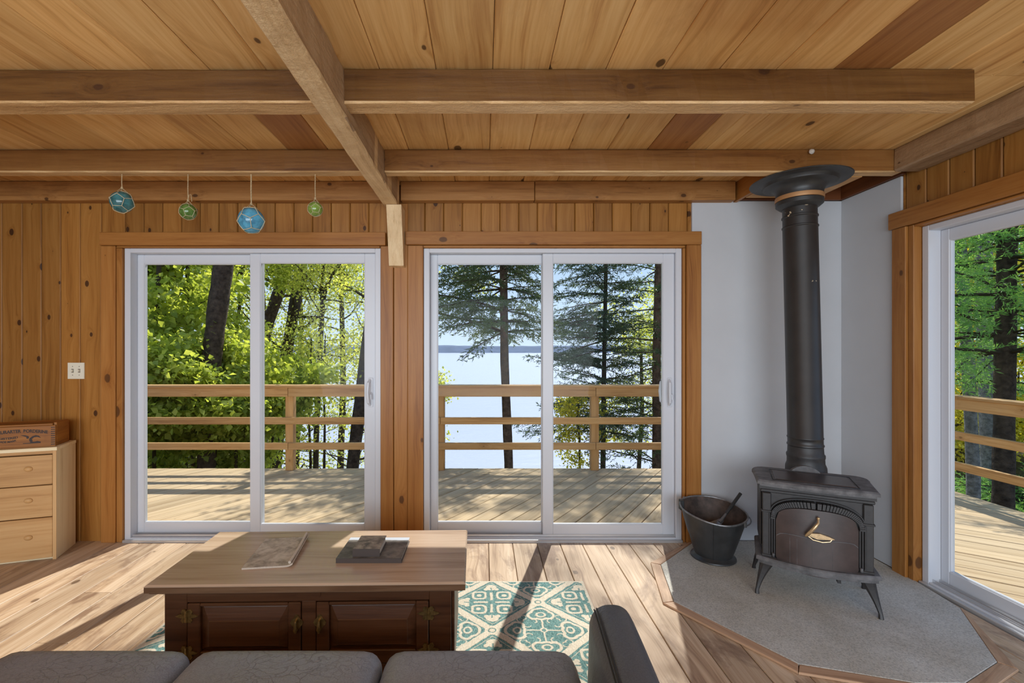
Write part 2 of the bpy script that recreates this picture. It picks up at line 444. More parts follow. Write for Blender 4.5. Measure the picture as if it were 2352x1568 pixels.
def mat_rug():
    m, nt, out = new_mat('patterned_rug')
    v, _ = objcoord(nt)
    X.nt = nt
    sep = nt.nodes.new('ShaderNodeSeparateXYZ')
    # a little hand-drawn waviness
    nz = nt.nodes.new('ShaderNodeTexNoise')
    nz.inputs['Scale'].default_value = 28
    link(nt, v, nz.inputs['Vector'])
    w = node(nt, 'ShaderNodeVectorMath', operation='MULTIPLY_ADD')
    link(nt, nz.outputs['Color'], w.inputs[0])
    w.inputs[1].default_value = (0.012, 0.012, 0)
    link(nt, v, w.inputs[2])
    link(nt, w.outputs[0], sep.inputs[0])
    x0, y0 = X(sep.outputs[0]) - 0.006, X(sep.outputs[1]) - 0.006
    K = 0.243
    u, vv = (x0 - 0.533) / K, (y0 - 0.4151) / K
    p_, q_ = (u + vv) * 0.5, (u - vv) * 0.5
    pc, qc = xround(p_), xround(q_)
    par = xabs(X.op('FRACT', (pc + qc) * 0.5 + 10.0)) * 2.0
    du, dv = xabs(u - (pc + qc)), xabs(vv - (pc - qc))
    a, b = xmax(du, dv), xmin(du, dv)
    d1 = du + dv
    r0 = xlen(du, dv)
    border = below(0.885 - d1, 0)
    nodec = xlen(a - 1.0, b)
    # medallion A: four rounded squares and four tulips
    ex, ey = du - 0.27, dv - 0.27
    sq = X.op('POWER', ex * ex * ex * ex + ey * ey * ey * ey, 0.25)
    A = xmax(between(sq, 0.105, 0.175), below(xlen(ex - 0.01, ey + 0.005), 0.062))
    A = xmax(A, xmin(below(b, 0.036), between(a, 0.07, 0.40)))
    tul = xlen((a - 0.60) * 1.05, b * 1.0)
    tulip = xmin(xmax(below(tul, 0.135), below(xlen(a - 0.53, b - 0.12), 0.06)), 1 - xmin(below(b, 0.022), between(a, 0.44, 0.60)))
    A = xmax(A, tulip)
    A = xmax(A, between(d1, 0.79, 0.825))
    # medallion B: quatrefoil rings, spokes and curls
    rl = xlen(a - 0.56, b)
    bl = xlen(a - 0.50, b - 0.14)
    lobe = xmin(rl - 0.17, bl - 0.10)
    B = between(lobe, -0.015, 0.06)
    B = xmin(B, below(0.30 - a, 0))
    B = xmax(B, between(xlen(a - 0.52, b * 0.8), 0.045, 0.098))
    B = xmax(B, xmin(below(b, 0.026), between(a, 0.05, 0.36)))
    B = xmax(B, between(r0, 0.035, 0.085))
    B = xmax(B, xmin(between(xlen(a - 0.30, b - 0.17), 0.045, 0.085), below(b - 0.5 * a, 0.04)))
    B = xmax(B, xmin(between(xlen(a - 0.43, b - 0.36), 0.05, 0.092), below(0.29 - b, 0)))
    pat = X.op('ADD', A * (1 - par), B * par)
    pat = xmax(pat, border)
    pat = xmin(xmax(pat, below(nodec, 0.16)), 1 - between(nodec, 0.045, 0.085))
    pat = xmin(pat, 1 - between(d1, 0.845, 0.872) * (1 - par))
    # pale hem
    s2 = nt.nodes.new('ShaderNodeSeparateXYZ')
    link(nt, v, s2.inputs[0])
    hem = below(xmin(1.06 - xabs(X(s2.outputs[0])), 0.6375 - xabs(X(s2.outputs[1]))), 0.016, 300)
    pat = xmax(pat, hem)
    tuft = noise(nt, scaled(nt, v, (1, 0.45, 1)), 210, 2, 0.6)
    teal = ramp(nt, tuft, [(0.35, (0.075, 0.165, 0.165)), (0.65, (0.20, 0.345, 0.33))])
    cream = ramp(nt, tuft, [(0.35, (0.56, 0.50, 0.40)), (0.65, (0.70, 0.64, 0.53))])
    p = principled(nt, out, mixc(nt, pat.k, teal, cream), 0.9, spec=0.15)
    bump(nt, (X(tuft) * 0.6 + pat * 0.8).k, p, 0.5, 0.004)
    return m
M['rug'] = mat_rug()

def mat_cover(name, base, blot1, blot2, sky_band=None):
    m, nt, out = new_mat(name)
    v, _ = objcoord(nt)
    X.nt = nt
    n1 = noise(nt, v, 14, 4, 0.6, 0.6)
    n2 = noise(nt, v, 38, 3, 0.6, 0.3)
    c = ramp(nt, n1, [(0.38, blot1), (0.5, base), (0.66, blot2)])
    c = mixc(nt, 0.35, c, ramp(nt, n2, [(0.4, blot1), (0.6, blot2)]))
    if sky_band:
        sep = nt.nodes.new('ShaderNodeSeparateXYZ')
        link(nt, v, sep.inputs[0])
        c = mixc(nt, below(sky_band[0] - X(sep.outputs[1]) + (X(n1) - 0.5) * 0.02, 0, 200).k, c, sky_band[1])
    principled(nt, out, c, 0.48, spec=0.4)
    return m
M['cover_mag'] = mat_cover('faded_magazine_cover', (0.54, 0.46, 0.38), (0.28, 0.23, 0.185), (0.66, 0.60, 0.53))
M['cover_big'] = mat_cover('landscape_book_cover', (0.12, 0.115, 0.11), (0.06, 0.055, 0.05), (0.22, 0.20, 0.18), (0.075, (0.50, 0.56, 0.66)))
M['cover_small'] = mat_cover('small_book_cover', (0.24, 0.20, 0.17), (0.08, 0.07, 0.06), (0.44, 0.40, 0.34))

# ------------------------------------------------------------------ object helpers
def tag(o, label=None, cat=None, group=None, kind=None):
    if label: o['label'] = label
    if cat: o['category'] = cat
    if group: o['group'] = group
    if kind: o['kind'] = kind
    return o
def put(o, parent=None, matrix=None):
    COL.objects.link(o)
    if parent is not None: o.parent = parent
    if matrix is not None: o.matrix_local = matrix
    return o
def empty(name, label=None, cat=None, loc=(0, 0, 0), rz=0.0, group=None, kind=None):
    o = bpy.data.objects.new(name, None)
    o.empty_display_size = 0.1
    COL.objects.link(o)
    o.location = loc
    o.rotation_euler = (0, 0, rz)
    return tag(o, label, cat, group, kind)
def copy_tree(o, parent=None):
    c = o.copy()
    COL.objects.link(c)
    if parent is not None:
        c.parent = parent
    for ch in list(o.children): copy_tree(ch, c)
    return c

class MB:
    """collects simple shapes into one mesh"""
    def __init__(s): s.v, s.f, s.sm = [], [], []
    def add(s, vs, fs, smooth=False):
        b = len(s.v)
        s.v += [tuple(v) for v in vs]
        s.f += [tuple(i + b for i in f) for f in fs]
        s.sm += [smooth] * len(fs)
        return s
    def box(s, x0, x1, y0, y1, z0, z1, c=0.0):
        """box; c chamfers all its edges"""
        if c <= 0:
            vs = [(x, y, z) for z in (z0, z1) for y in (y0, y1) for x in (x0, x1)]
            return s.add(vs, [(0, 2, 3, 1), (4, 5, 7, 6), (0, 1, 5, 4), (2, 6, 7, 3), (0, 4, 6, 2), (1, 3, 7, 5)])
        bm = bmesh.new()
        bmesh.ops.create_cube(bm, size=1)
        for v in bm.verts:
            v.co = ((x0 + x1) / 2 + v.co.x * (x1 - x0), (y0 + y1) / 2 + v.co.y * (y1 - y0), (z0 + z1) / 2 + v.co.z * (z1 - z0))
        bmesh.ops.bevel(bm, geom=bm.edges[:], offset=c, segments=1, affect='EDGES')
        bm.verts.index_update()
        s.add([v.co[:] for v in bm.verts], [[v.index for v in f.verts] for f in bm.faces])
        bm.free()
        return s
    def prism(s, poly, z0, z1, c=0.0, axis='z'):
        """polygon (ccw in xy) extruded z0..z1; c chamfers the top edge inward"""
        n = len(poly)
        def ins(d):
            P = [Vector(p) for p in poly]
            out = []
            for i in range(n):
                a, b, e = P[i - 1], P[i], P[(i + 1) % n]
                n1 = Vector((-(b - a).y, (b - a).x)).normalized()
                n2 = Vector((-(e - b).y, (e - b).x)).normalized()
                m_ = (n1 + n2)
                k = max(0.25, 1 + n1.dot(n2))
                out.append(tuple(b + m_ * (d / k)))
            return out
        rings = [(poly, z0)]
        if c > 0: rings += [(poly, z1 - c), (ins(c), z1)]
        else: rings += [(poly, z1)]
        vs, fs = [], []
        for pl, z in rings: vs += [(p[0], p[1], z) for p in pl]
        fs.append(tuple(reversed(range(n))))
        for k in range(len(rings) - 1):
            for i in range(n):
                j = (i + 1) % n
                fs.append((k * n + i, k * n + j, (k + 1) * n + j, (k + 1) * n + i))
        fs.append(tuple((len(rings) - 1) * n + i for i in range(n)))
        if axis == 'y':      # polygon given in (x, z), extruded along y
            vs = [(v[0], v[2], v[1]) for v in vs]
            fs = [tuple(reversed(f)) for f in fs]
        elif axis == 'x':    # polygon given in (y, z), extruded along x
            vs = [(v[2], v[0], v[1]) for v in vs]
        return s.add(vs, fs)
    def lathe(s, prof, n=24, center=(0, 0), smooth=True, close=True):
        vs, fs = [], []
        for r, z in prof:
            for i in range(n):
                t = 2 * math.pi * i / n
                vs.append((center[0] + r * math.cos(t), center[1] + r * math.sin(t), z))
        for k in range(len(prof) - 1):
            for i in range(n):
                j = (i + 1) % n
                fs.append((k * n + i, k * n + j, (k + 1) * n + j, (k + 1) * n + i))
        s.add(vs, fs, smooth)
        if close:
            b = len(s.v) - len(vs)
            s.f += [tuple(b + i for i in reversed(range(n))), tuple(b + (len(prof) - 1) * n + i for i in range(n))]
            s.sm += [False, False]
        return s
    def tube(s, pts, rad, n=8, smooth=True, caps=True):
        P = [Vector(p) for p in pts]
        rs = rad if hasattr(rad, '__len__') else [rad] * len(P)
        vs, fs = [], []
        up = None
        for k, p in enumerate(P):
            t = (P[min(k + 1, len(P) - 1)] - P[max(k - 1, 0)]).normalized()
            if up is None:
                up = Vector((0, 0, 1)) if abs(t.z) < 0.9 else Vector((1, 0, 0))
            a = (up - t * up.dot(t)).normalized()
            up = a
            b = t.cross(a)
            for i in range(n):
                w = 2 * math.pi * i / n
                vs.append(p + (a * math.cos(w) + b * math.sin(w)) * rs[k])
        for k in range(len(P) - 1):
            for i in range(n):
                j = (i + 1) % n
                fs.append((k * n + i, k * n + j, (k + 1) * n + j, (k + 1) * n + i))
        s.add(vs, fs, smooth)
        if caps:
            b = len(s.v) - len(vs)
            s.f += [tuple(b + i for i in reversed(range(n))), tuple(b + (len(P) - 1) * n + i for i in range(n))]
            s.sm += [False, False]
        return s
    def grid(s, fn, nu, nv, smooth=True):
        """fn(i/nu, j/nv) -> point"""
        vs = [fn(i / nu, j / nv) for j in range(nv + 1) for i in range(nu + 1)]
        fs = [(j * (nu + 1) + i, j * (nu + 1) + i + 1, (j + 1) * (nu + 1) + i + 1, (j + 1) * (nu + 1) + i) for j in range(nv) for i in range(nu)]
        return s.add(vs, fs, smooth)
    def xf(s, mat, start=0):
        for i in range(start, len(s.v)): s.v[i] = tuple(mat @ Vector(s.v[i]))
        return s
    def mesh(s, name, mat):
        me = bpy.data.meshes.new(name)
        me.from_pydata(s.v, [], s.f)
        me.polygons.foreach_set('use_smooth', s.sm)
        if mat is not None: me.materials.append(M[mat] if isinstance(mat, str) else mat)
        me.update()
        return me
    def build(s, name, mat, parent=None, matrix=None, fix=True):
        me = s.mesh(name, mat)
        if fix:
            bm = bmesh.new()
            bm.from_mesh(me)
            bmesh.ops.recalc_face_normals(bm, faces=bm.faces[:])
            if any(s.sm):
                for e in bm.edges:                  # keep real creases sharp
                    if len(e.link_faces) == 2 and e.calc_face_angle(0.0) > 0.7: e.smooth = False
            bm.to_mesh(me)
            bm.free()
        return put(bpy.data.objects.new(name, me), parent, matrix)

_bcache = {}
def board_mesh(L, W, T, c, mat):
    """board: grain along local x (0..L), width y (0..W), visible face at z=0, body below it"""
    key = (round(L, 3), round(W, 3), round(T, 3), c, mat)
    if key not in _bcache:
        prof = [(0, -T), (W, -T), (W, -c), (W - c, 0), (c, 0), (0, -c)]
        _bcache[key] = MB().prism(prof, 0, L, axis='x').mesh('board', mat)
    return _bcache[key]
def frame(o, ex, ey):
    ex, ey = Vector(ex).normalized(), Vector(ey).normalized()
    ez = ex.cross(ey)
    return Matrix(((ex.x, ey.x, ez.x, o[0]), (ex.y, ey.y, ez.y, o[1]), (ex.z, ey.z, ez.z, o[2]), (0, 0, 0, 1)))
def board(name, parent, o, ex, ey, L, W, T, mat, c=0.003):
    return put(bpy.data.objects.new(name, board_mesh(L, W, T, c, mat)), parent, frame(o, ex, ey))
def timber(name, parent, x0, x1, y0, y1, z0, z1, axis, mat, c=0.004):
    """squared timber between world bounds, grain (local x) along the given axis"""
    cx, cy, cz = (x0 + x1) / 2, (y0 + y1) / 2, (z0 + z1) / 2
    dx, dy, dz = (x1 - x0) / 2, (y1 - y0) / 2, (z1 - z0) / 2
    if axis == 'x': mat4, d = frame((cx, cy, cz), (1, 0, 0), (0, 1, 0)), (dx, dy, dz)
    elif axis == 'y': mat4, d = frame((cx, cy, cz), (0, 1, 0), (-1, 0, 0)), (dy, dx, dz)
    else: mat4, d = frame((cx, cy, cz), (0, 0, 1), (1, 0, 0)), (dz, dx, dy)
    return MB().box(-d[0], d[0], -d[1], d[1], -d[2], d[2], c).build(name, mat, parent, mat4)
def rough_timber(name, parent, x0, x1, y0, y1, z0, z1, axis, mat, amp=0.004, seg=60):
    """hand-hewn timber: wavering edges"""
    o = timber(name, parent, x0, x1, y0, y1, z0, z1, axis, mat, 0)
    me = o.data
    L = max(v.co.x for v in me.vertices)
    W = max(v.co.y for v in me.vertices)
    H = max(v.co.z for v in me.vertices)
    c = 0.007
    prof = [(-W + c, -H), (W - c, -H), (W, -H + c), (W, H - c), (W - c, H), (-W + c, H), (-W, H - c), (-W, -H + c)]
    rng = random.Random(hash((x0, y0)) % 1000 if False else int(abs(x0 * 100 + y0 * 37)))
    ph = [[rng.uniform(0, 6.28) for _ in range(4)] for _ in prof]
    b = MB()
    vs, fs = [], []
    n = len(prof)
    for k in range(seg + 1):
        x = -L + 2 * L * k / seg
        for i, (y, z) in enumerate(prof):
            w = sum(math.sin(x * fq + ph[i][q]) for q, fq in enumerate((3.1, 8.7, 19.0, 41.0))) * amp * 0.4
            vs.append((x, y + w, z + (w * 0.7 if z < 0 else 0)))
    for k in range(seg):
        for i in range(n):
            j = (i + 1) % n
            fs.append((k * n + i, k * n + j, (k + 1) * n + j, (k + 1) * n + i))
    fs += [tuple(reversed(range(n))), tuple(seg * n + i for i in range(n))]
    b.add(vs, fs)
    nm = b.mesh(name, mat)
    bm = bmesh.new(); bm.from_mesh(nm); bmesh.ops.recalc_face_normals(bm, faces=bm.faces[:]); bm.to_mesh(nm); bm.free()
    o.data = nm
    return o

def clip_poly(poly, a, n):
    """keep the part of a polygon where (p-a).n >= 0"""
    out = []
    for i in range(len(poly)):
        p, q = poly[i], poly[(i + 1) % len(poly)]
        dp = (p[0] - a[0]) * n[0] + (p[1] - a[1]) * n[1]
        dq = (q[0] - a[0]) * n[0] + (q[1] - a[1]) * n[1]
        if dp >= 0: out.append(p)
        if dp * dq < 0:
            t = dp / (dp - dq)
            out.append((p[0] + (q[0] - p[0]) * t, p[1] + (q[1] - p[1]) * t))
    return out
def clip_convex(poly, region):
    for i in range(len(region)):
        a, b = region[i], region[(i + 1) % len(region)]
        poly = clip_poly(poly, a, (-(b[1] - a[1]), b[0] - a[0]))
        if len(poly) < 3: return []
    return poly
def rounded_box(sx, sy, sz, r, seg=5, n=10, crown=0.0):
    """soft box centred on the origin, half sizes sx sy sz"""
    bm = bmesh.new()
    bmesh.ops.create_cube(bm, size=2)
    bmesh.ops.subdivide_edges(bm, edges=bm.edges[:], cuts=n, use_grid_fill=True)
    for v in bm.verts:
        c = v.co
        # spread the cuts so that the corners get enough of them
        p = Vector((math.copysign(abs(c.x) ** 0.75, c.x) * sx, math.copysign(abs(c.y) ** 0.75, c.y) * sy, math.copysign(abs(c.z) ** 0.75, c.z) * sz))
        q = Vector((max(-sx + r, min(sx - r, p.x)), max(-sy + r, min(sy - r, p.y)), max(-sz + r, min(sz - r, p.z))))
        d = p - q
        if d.length > 1e-6:
            m_ = max(abs(d.x), abs(d.y), abs(d.z))
            p = q + d.normalized() * m_
        if crown and p.z > 0:
            p.z += crown * (1 - (p.x / sx) ** 2) * (1 - (p.y / sy) ** 2)
        v.co = p
    bm.verts.index_update()
    vs, fs = [v.co[:] for v in bm.verts], [[v.index for v in f.verts] for f in bm.faces]
    bm.free()
    return vs, fs
# ================================================================== the room shell
XL, XR, YF, YB = -3.75, 2.49, 3.23, -2.6       # inner faces of the walls, front wall and open rear
ZC = 2.48                                       # ceiling
ZJ = 2.348                                      # underside of the joists
rng = random.Random(3)

floor = empty('floor', 'worn pine plank floor with dark stains and sunlit patches', kind='structure')
x = 2.47
lane = 0
while x > XL:
    w = rng.uniform(0.150, 0.172)
    y = YB
    cuts = [YB]
    t = YB + rng.uniform(0.6, 2.4)
    while t < YF - 0.5:
        cuts.append(t)
        t += rng.uniform(1.6, 3.0)
    cuts.append(YF + 0.02)
    for a, b in zip(cuts[:-1], cuts[1:]):
        board('plank', floor, (x, a + 0.001, rng.uniform(-0.001, 0.0006)), (0, 1, 0), (-1, 0, 0), b - a - 0.002, w - 0.003, 0.022, 'floor', 0.003)
    x -= w
MB().box(XL - 0.1, XR + 0.02, YB, YF + 0.02, -0.10, -0.023).build('subfloor', 'roofing', floor)

ceiling = empty('ceiling', 'knotty pine board ceiling above the exposed joists', kind='structure')
def ceil_run(edges, y0, y1, dark=()):
    for i, (a, b) in enumerate(zip(edges[:-1], edges[1:])):
        board('board', ceiling, (a + 0.001, y0, ZC + rng.uniform(-0.0015, 0.0015)), (0, 1, 0), (1, 0, 0), y1 - y0 - 0.002, b - a - 0.002, 0.02,
              'ceiling_dark' if i in dark else 'ceiling_pine', 0.004)
e1 = [0.035 + 0.232 * k for k in range(-17, 11)]
e1 = [e for e in e1 if e > XL - 0.2] + [2.52]
ceil_run(e1, YB, 1.94, dark=[i for i, e in enumerate(e1) if abs(e - 1.427) < 0.02])
e2 = [-3.9 + 0.231 * k for k in range(0, 15)] + [-0.433, -0.204, 0.032, 0.259, 0.485, 0.709, 0.937, 1.164, 1.27, 1.39, 1.56, 1.68, 1.86, 2.08, 2.30, 2.52]
e2 = sorted(e for e in e2)
e2 = [e for i, e in enumerate(e2) if i == 0 or e - e2[i - 1] > 0.06]
ceil_run(e2, 1.94, 2.69, dark=[i for i, e in enumerate(e2) if abs(e - 0.937) < 0.02 or abs(e + 1.128) < 0.12])
ceil_run(e1, 2.69, 3.25)
roof = empty('roof', 'flat roof deck over the room', kind='structure')
MB().box(-4.3, 2.95, -2.75, 3.62, 2.505, 2.70).build('roof_slab', 'roofing', roof)

# ---- walls: pine boards inside, sheathing outside
D1 = (-2.50, -0.718)
D2 = (-0.42, 1.373)
DH = 2.035
wall_f = empty('wall_front', 'lake-side wall of vertical knotty pine boards round the two sliding doors', kind='structure')
MB().box(-3.95, D1[0], 3.25, 3.345, -0.3, 2.5).box(D1[1], D2[0], 3.25, 3.345, -0.3, 2.5).box(D2[1], 2.62, 3.25, 3.345, -0.3, 2.5) \
    .box(-3.95, 2.62, 3.25, 3.345, DH, 2.5).box(-3.95, 2.62, 3.25, 3.345, -0.3, -0.06).build('sheathing', 'trim_pine', wall_f)
left_edges = [-3.75, -3.63, -3.50, -3.357, -3.216, -3.083, -2.948, -2.812, -2.665, -2.50]
for a, b in zip(left_edges[:-1], left_edges[1:]):
    board('board', wall_f, (b - 0.0015, YF, 0), (0, 0, 1), (-1, 0, 0), 2.47, b - a - 0.003, 0.02, 'wall_pine', 0.005)
xx = -2.50
while xx < 1.44:
    b = min(xx + 0.1305, 1.50)
    board('board', wall_f, (b - 0.0015, YF, DH), (0, 0, 1), (-1, 0, 0), 2.47 - DH, b - xx - 0.003, 0.02, 'wall_pine', 0.005)
    xx = b
wall_r = empty('wall_right', 'right-hand wall of vertical orange pine boards above the side door', kind='structure')
RD = (2.655, 0.87)
MB().box(2.51, 2.62, RD[0], 3.345, -0.3, 2.5).box(2.51, 2.62, -2.7, RD[1], -0.3, 2.5).box(2.51, 2.62, RD[1], RD[0], DH, 2.5).box(2.51, 2.62, RD[1], RD[0], -0.3, -0.06).build('sheathing', 'trim_pine', wall_r)
yy = 2.748
while yy > -2.5:
    z0 = DH if yy > RD[1] else 0.0
    board('board', wall_r, (XR + 0.004, yy - 0.127, z0), (0, 0, 1), (0, 1, 0), 2.47 - z0, 0.124, 0.02, 'wall_pine', 0.005)
    yy -= 0.1285
MB().box(XR + 0.001, 2.51, 2.75, 3.25, 0, 2.47).build('backing_board', 'trim_pine', wall_r)
wall_l = empty('wall_left', 'left-hand wall of vertical knotty pine boards', kind='structure')
MB().box(-3.95, -3.77, -2.7, 3.345, -0.3, 2.5).build('sheathing', 'trim_pine', wall_l)
yy = 3.225
while yy > -2.5:
    board('board', wall_l, (XL, yy, 0), (0, 0, 1), (0, -1, 0), 2.47, 0.136, 0.02, 'wall_pine', 0.005)
    yy -= 0.139

heat = empty('fire_shield', 'white cement board heat shield lining the corner behind the stove', 'heat shield')
MB().box(1.44, 2.476, 3.214, 3.2295, 0.012, 2.36, 0.001).build('panel', 'white_board', heat)
MB().box(2.474, 2.4885, 2.755, 3.213, 0.012, 2.362, 0.001).build('panel', 'white_board', heat)

# ---- timbers overhead
def struct(o, label): return tag(o, label, kind='structure')
BX0, BX1 = -0.676, -0.572
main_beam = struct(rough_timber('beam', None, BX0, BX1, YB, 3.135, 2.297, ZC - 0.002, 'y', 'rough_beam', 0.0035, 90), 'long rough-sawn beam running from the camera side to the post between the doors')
ja_l = struct(rough_timber('beam', None, XL, BX0 - 0.003, 1.89, 1.995, ZJ - 0.006, ZC - 0.002, 'x', 'joist', 0.003), 'nearest full ceiling joist on the left side of the long beam')
ja_r = struct(rough_timber('beam', None, BX1 + 0.003, 1.99, 1.885, 1.98, ZJ - 0.010, ZC - 0.002, 'x', 'joist', 0.003), 'nearest full ceiling joist on the right side of the long beam with a free end')
jb_l = struct(rough_timber('beam', None, XL, BX0 - 0.003, 2.652, 2.722, ZJ, ZC - 0.002, 'x', 'joist_light', 0.003), 'second ceiling joist on the left side with four glass floats hung from it')
jb_r = struct(rough_timber('beam', None, BX1 + 0.003, 2.386, 2.650, 2.722, ZJ, ZC - 0.002, 'x', 'joist_light', 0.003), 'second ceiling joist on the right side in front of the stovepipe')
jc_l = struct(timber('beam', None, XL, BX0 - 0.003, 3.157, 3.228, ZJ, ZC - 0.002, 'x', 'ledger'), 'ledger against the wall above the left sliding door')
jc_r = struct(timber('beam', None, BX1 + 0.003, 0.343, 3.157, 3.228, ZJ, ZC - 0.002, 'x', 'ledger'), 'short ledger piece against the wall right of the long beam')
jc_r2 = struct(timber('beam', None, 0.346, 1.71, 3.152, 3.228, ZJ, ZC - 0.002, 'x', 'ledger'), 'stained ledger piece against the wall beside the stovepipe box')
jd_r = struct(rough_timber('beam', None, 0.55, 1.26, 1.20, 1.33, ZJ - 0.006, ZC - 0.002, 'x', 'joist', 0.003), 'ceiling joist at the top edge of the photo right of the long beam')
gb = struct(rough_timber('beam', None, 2.34, 2.486, YB, 2.645, ZJ, ZC - 0.002, 'y', 'grey_beam', 0.003), 'grey weathered beam along the top of the right-hand wall')
box = empty('chimney_box', 'plywood box with dark inner boards round the stovepipe at the ceiling', 'chimney box')
MB().box(-0.235, 0.235, -0.19, 0.19, -0.009, 0.009).build('soffit', 'plywood', box, Matrix.Translation((1.985, 2.915, 2.356)))
timber('side_board', box, 1.725, 1.747, 2.724, 3.212, 2.349, ZC - 0.002, 'y', 'trim_pine', 0.001)
timber('side_board', box, 2.223, 2.243, 2.724, 3.106, 2.367, ZC - 0.002, 'y', 'dark_ledger', 0.001)
timber('dark_board', box, 2.455, 2.4735, 2.724, 3.212, 2.364, ZC - 0.002, 'y', 'dark_ledger', 0.001)
timber('dark_board', box, 1.75, 2.453, 3.19, 3.212, 2.362, ZC - 0.002, 'x', 'dark_ledger', 0.001)

for o_ in (ja_l, ja_r, jb_l, jb_r, jd_r):        # undersides rough-sawn, with light bounced off the floor put into their colour
    o_.data.materials.append(M['sawn_lit_face'])
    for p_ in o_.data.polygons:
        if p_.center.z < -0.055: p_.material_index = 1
main_beam.data.materials.append(M['grey_shaded_side'])  # greyish right side, with its shade put into the colour too
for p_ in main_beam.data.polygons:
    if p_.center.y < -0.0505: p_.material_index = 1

# ---- post between the doors with its tapered block
post = empty('pillar_post', 'pine post between the two sliding doors carrying the long beam', kind='structure')
timber('shaft', post, -0.627, -0.531, 3.222, 3.30, 0.0, 2.347, 'z', 'trim_pine', 0.003)
kb = MB().prism([(3.221, 1.90), (3.221, 2.295), (3.08, 2.295), (3.17, 1.905)], -0.05, 0.05, axis='x')
kb.v = [(z - 2.1, y - 3.17, x) for (x, y, z) in kb.v]
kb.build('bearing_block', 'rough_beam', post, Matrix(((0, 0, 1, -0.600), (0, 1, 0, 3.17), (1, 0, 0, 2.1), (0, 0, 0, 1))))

# ---- casings
def casing(name, label, pieces):
    t = empty(name, label, kind='structure')
    for p in pieces: timber(*((p[0], t) + tuple(p[1:])), 'trim_pine', 0.003)
    return t
casing('trim_1', 'pine casing of the left sliding door with a wide head board', [
    ('head_board', -2.648, -0.679, 3.190, 3.229, 2.050, 2.140, 'x'),
    ('side_board', -2.645, -2.545, 3.200, 3.229, 0.0, 2.048, 'z'),
    ('jamb_strip', -2.543, -2.503, 3.208, 3.248, 0.0, 2.034, 'z'),
    ('head_strip', -2.543, -0.722, 3.208, 3.248, 2.036, 2.049, 'x'),
    ('side_board', -0.716, -0.629, 3.208, 3.249, 0.0, 2.048, 'z')])
casing('trim_2', 'pine casing of the lake-view sliding door beside the post', [
    ('head_board', -0.540, 1.497, 3.190, 3.2135, 2.054, 2.146, 'x'),
    ('side_board', -0.529, -0.422, 3.208, 3.249, 0.0, 2.052, 'z'),
    ('head_strip', -0.420, 1.39, 3.208, 3.248, 2.037, 2.052, 'x'),
    ('side_board', 1.394, 1.494, 3.190, 3.2135, 0.0, 2.052, 'z'),
    ('jamb_strip', 1.375, 1.392, 3.208, 3.248, 0.0, 2.034, 'z')])
casing('trim_3', 'pine casing of the side sliding door at the right', [
    ('head_board', 2.440, 2.473, 0.7, 2.805, 2.052, 2.148, 'y'),
    ('side_board', 2.446, 2.473, 2.695, 2.787, 0.0, 2.050, 'z'),
    ('jamb_strip', 2.460, 2.508, 2.658, 2.693, 0.0, 2.050, 'z'),
    ('head_strip', 2.460, 2.508, 0.7, 2.656, 2.037, 2.050, 'y')])

# ---- sliding doors
def ring(mb, x0, x1, y0, y1, z0, z1, l, r, b, t, c=0.003):
    """rectangular frame with member widths l r b t, mitred look with chamfers"""
    mb.box(x0, x0 + l, y0, y1, z0, z1, c).box(x1 - r, x1, y0, y1, z0, z1, c)
    mb.box(x0 + l, x1 - r, y0, y1, z0, z0 + b, c).box(x0 + l, x1 - r, y0, y1, z1 - t, z1, c)
    return mb
def sliding_door(name, label, mat, W, mid, handle=True):
    d = empty(name, label, kind='structure')
    d.matrix_world = mat
    fr = MB()
    ring(fr, 0, W, 0, 0.115, -0.03, DH, 0.040, 0.040, 0.055, 0.030)
    fr.box(0.012, 0.030, 0.008, 0.011, 0.06, DH - 0.04)
    fr.build('frame', 'vinyl', d)
    MB().box(0.0, W, -0.024, -0.001, -0.03, 0.016, 0.004).box(0.04, W - 0.04, 0.020, 0.024, 0.026, 0.040).box(0.04, W - 0.04, 0.058, 0.062, 0.026, 0.040).build('threshold', 'metal_sill', d)
    for k, (x0, x1, y0, l, r) in enumerate(((0.041, mid + 0.035, 0.066, 0.048, 0.07), (mid - 0.035, W - 0.041, 0.026, 0.072, 0.078))):
        s = MB()
        z0, z1 = 0.028, DH - 0.031
        ring(s, x0, x1, y0, y0 + 0.034, z0, z1, l, r, 0.078, 0.064)
        ring(s, x0 + l - 0.004, x1 - r + 0.004, y0 + 0.006, y0 + 0.028, z0 + 0.074, z1 - 0.060, 0.008, 0.008, 0.008, 0.008, 0.001)
        sash = s.build('sash', 'vinyl', d)
        MB().box(x0 + l, x1 - r, y0 + 0.015, y0 + 0.0185, z0 + 0.078, z1 - 0.064).build('pane', 'glass', sash)
        if k == 1 and handle:
            hx = x1 - 0.034
            h = MB()
            h.box(hx - 0.016, hx + 0.016, y0 - 0.006, y0, 0.93, 1.135, 0.003)
            h.tube([(hx - 0.004, y0 - 0.004, 1.12), (hx - 0.010, y0 - 0.035, 1.10), (hx - 0.014, y0 - 0.045, 1.035), (hx - 0.010, y0 - 0.035, 0.965), (hx - 0.004, y0 - 0.004, 0.945)], [0.009, 0.010, 0.010, 0.010, 0.009], 8)
            h.tube([(hx + 0.004, y0 - 0.005, 1.03), (hx + 0.006, y0 - 0.028, 1.018), (hx + 0.008, y0 - 0.030, 0.985)], [0.007, 0.006, 0.005], 6)
            h.build('handle', 'vinyl', d)
            g = MB()
            g.tube([(hx - 0.022, y0 + 0.036, 1.12), (hx - 0.034, y0 + 0.07, 1.10), (hx - 0.038, y0 + 0.08, 1.035), (hx - 0.034, y0 + 0.07, 0.965), (hx - 0.022, y0 + 0.036, 0.945)], 0.009, 8)
            g.build('outside_handle', 'vinyl', d)
    return d
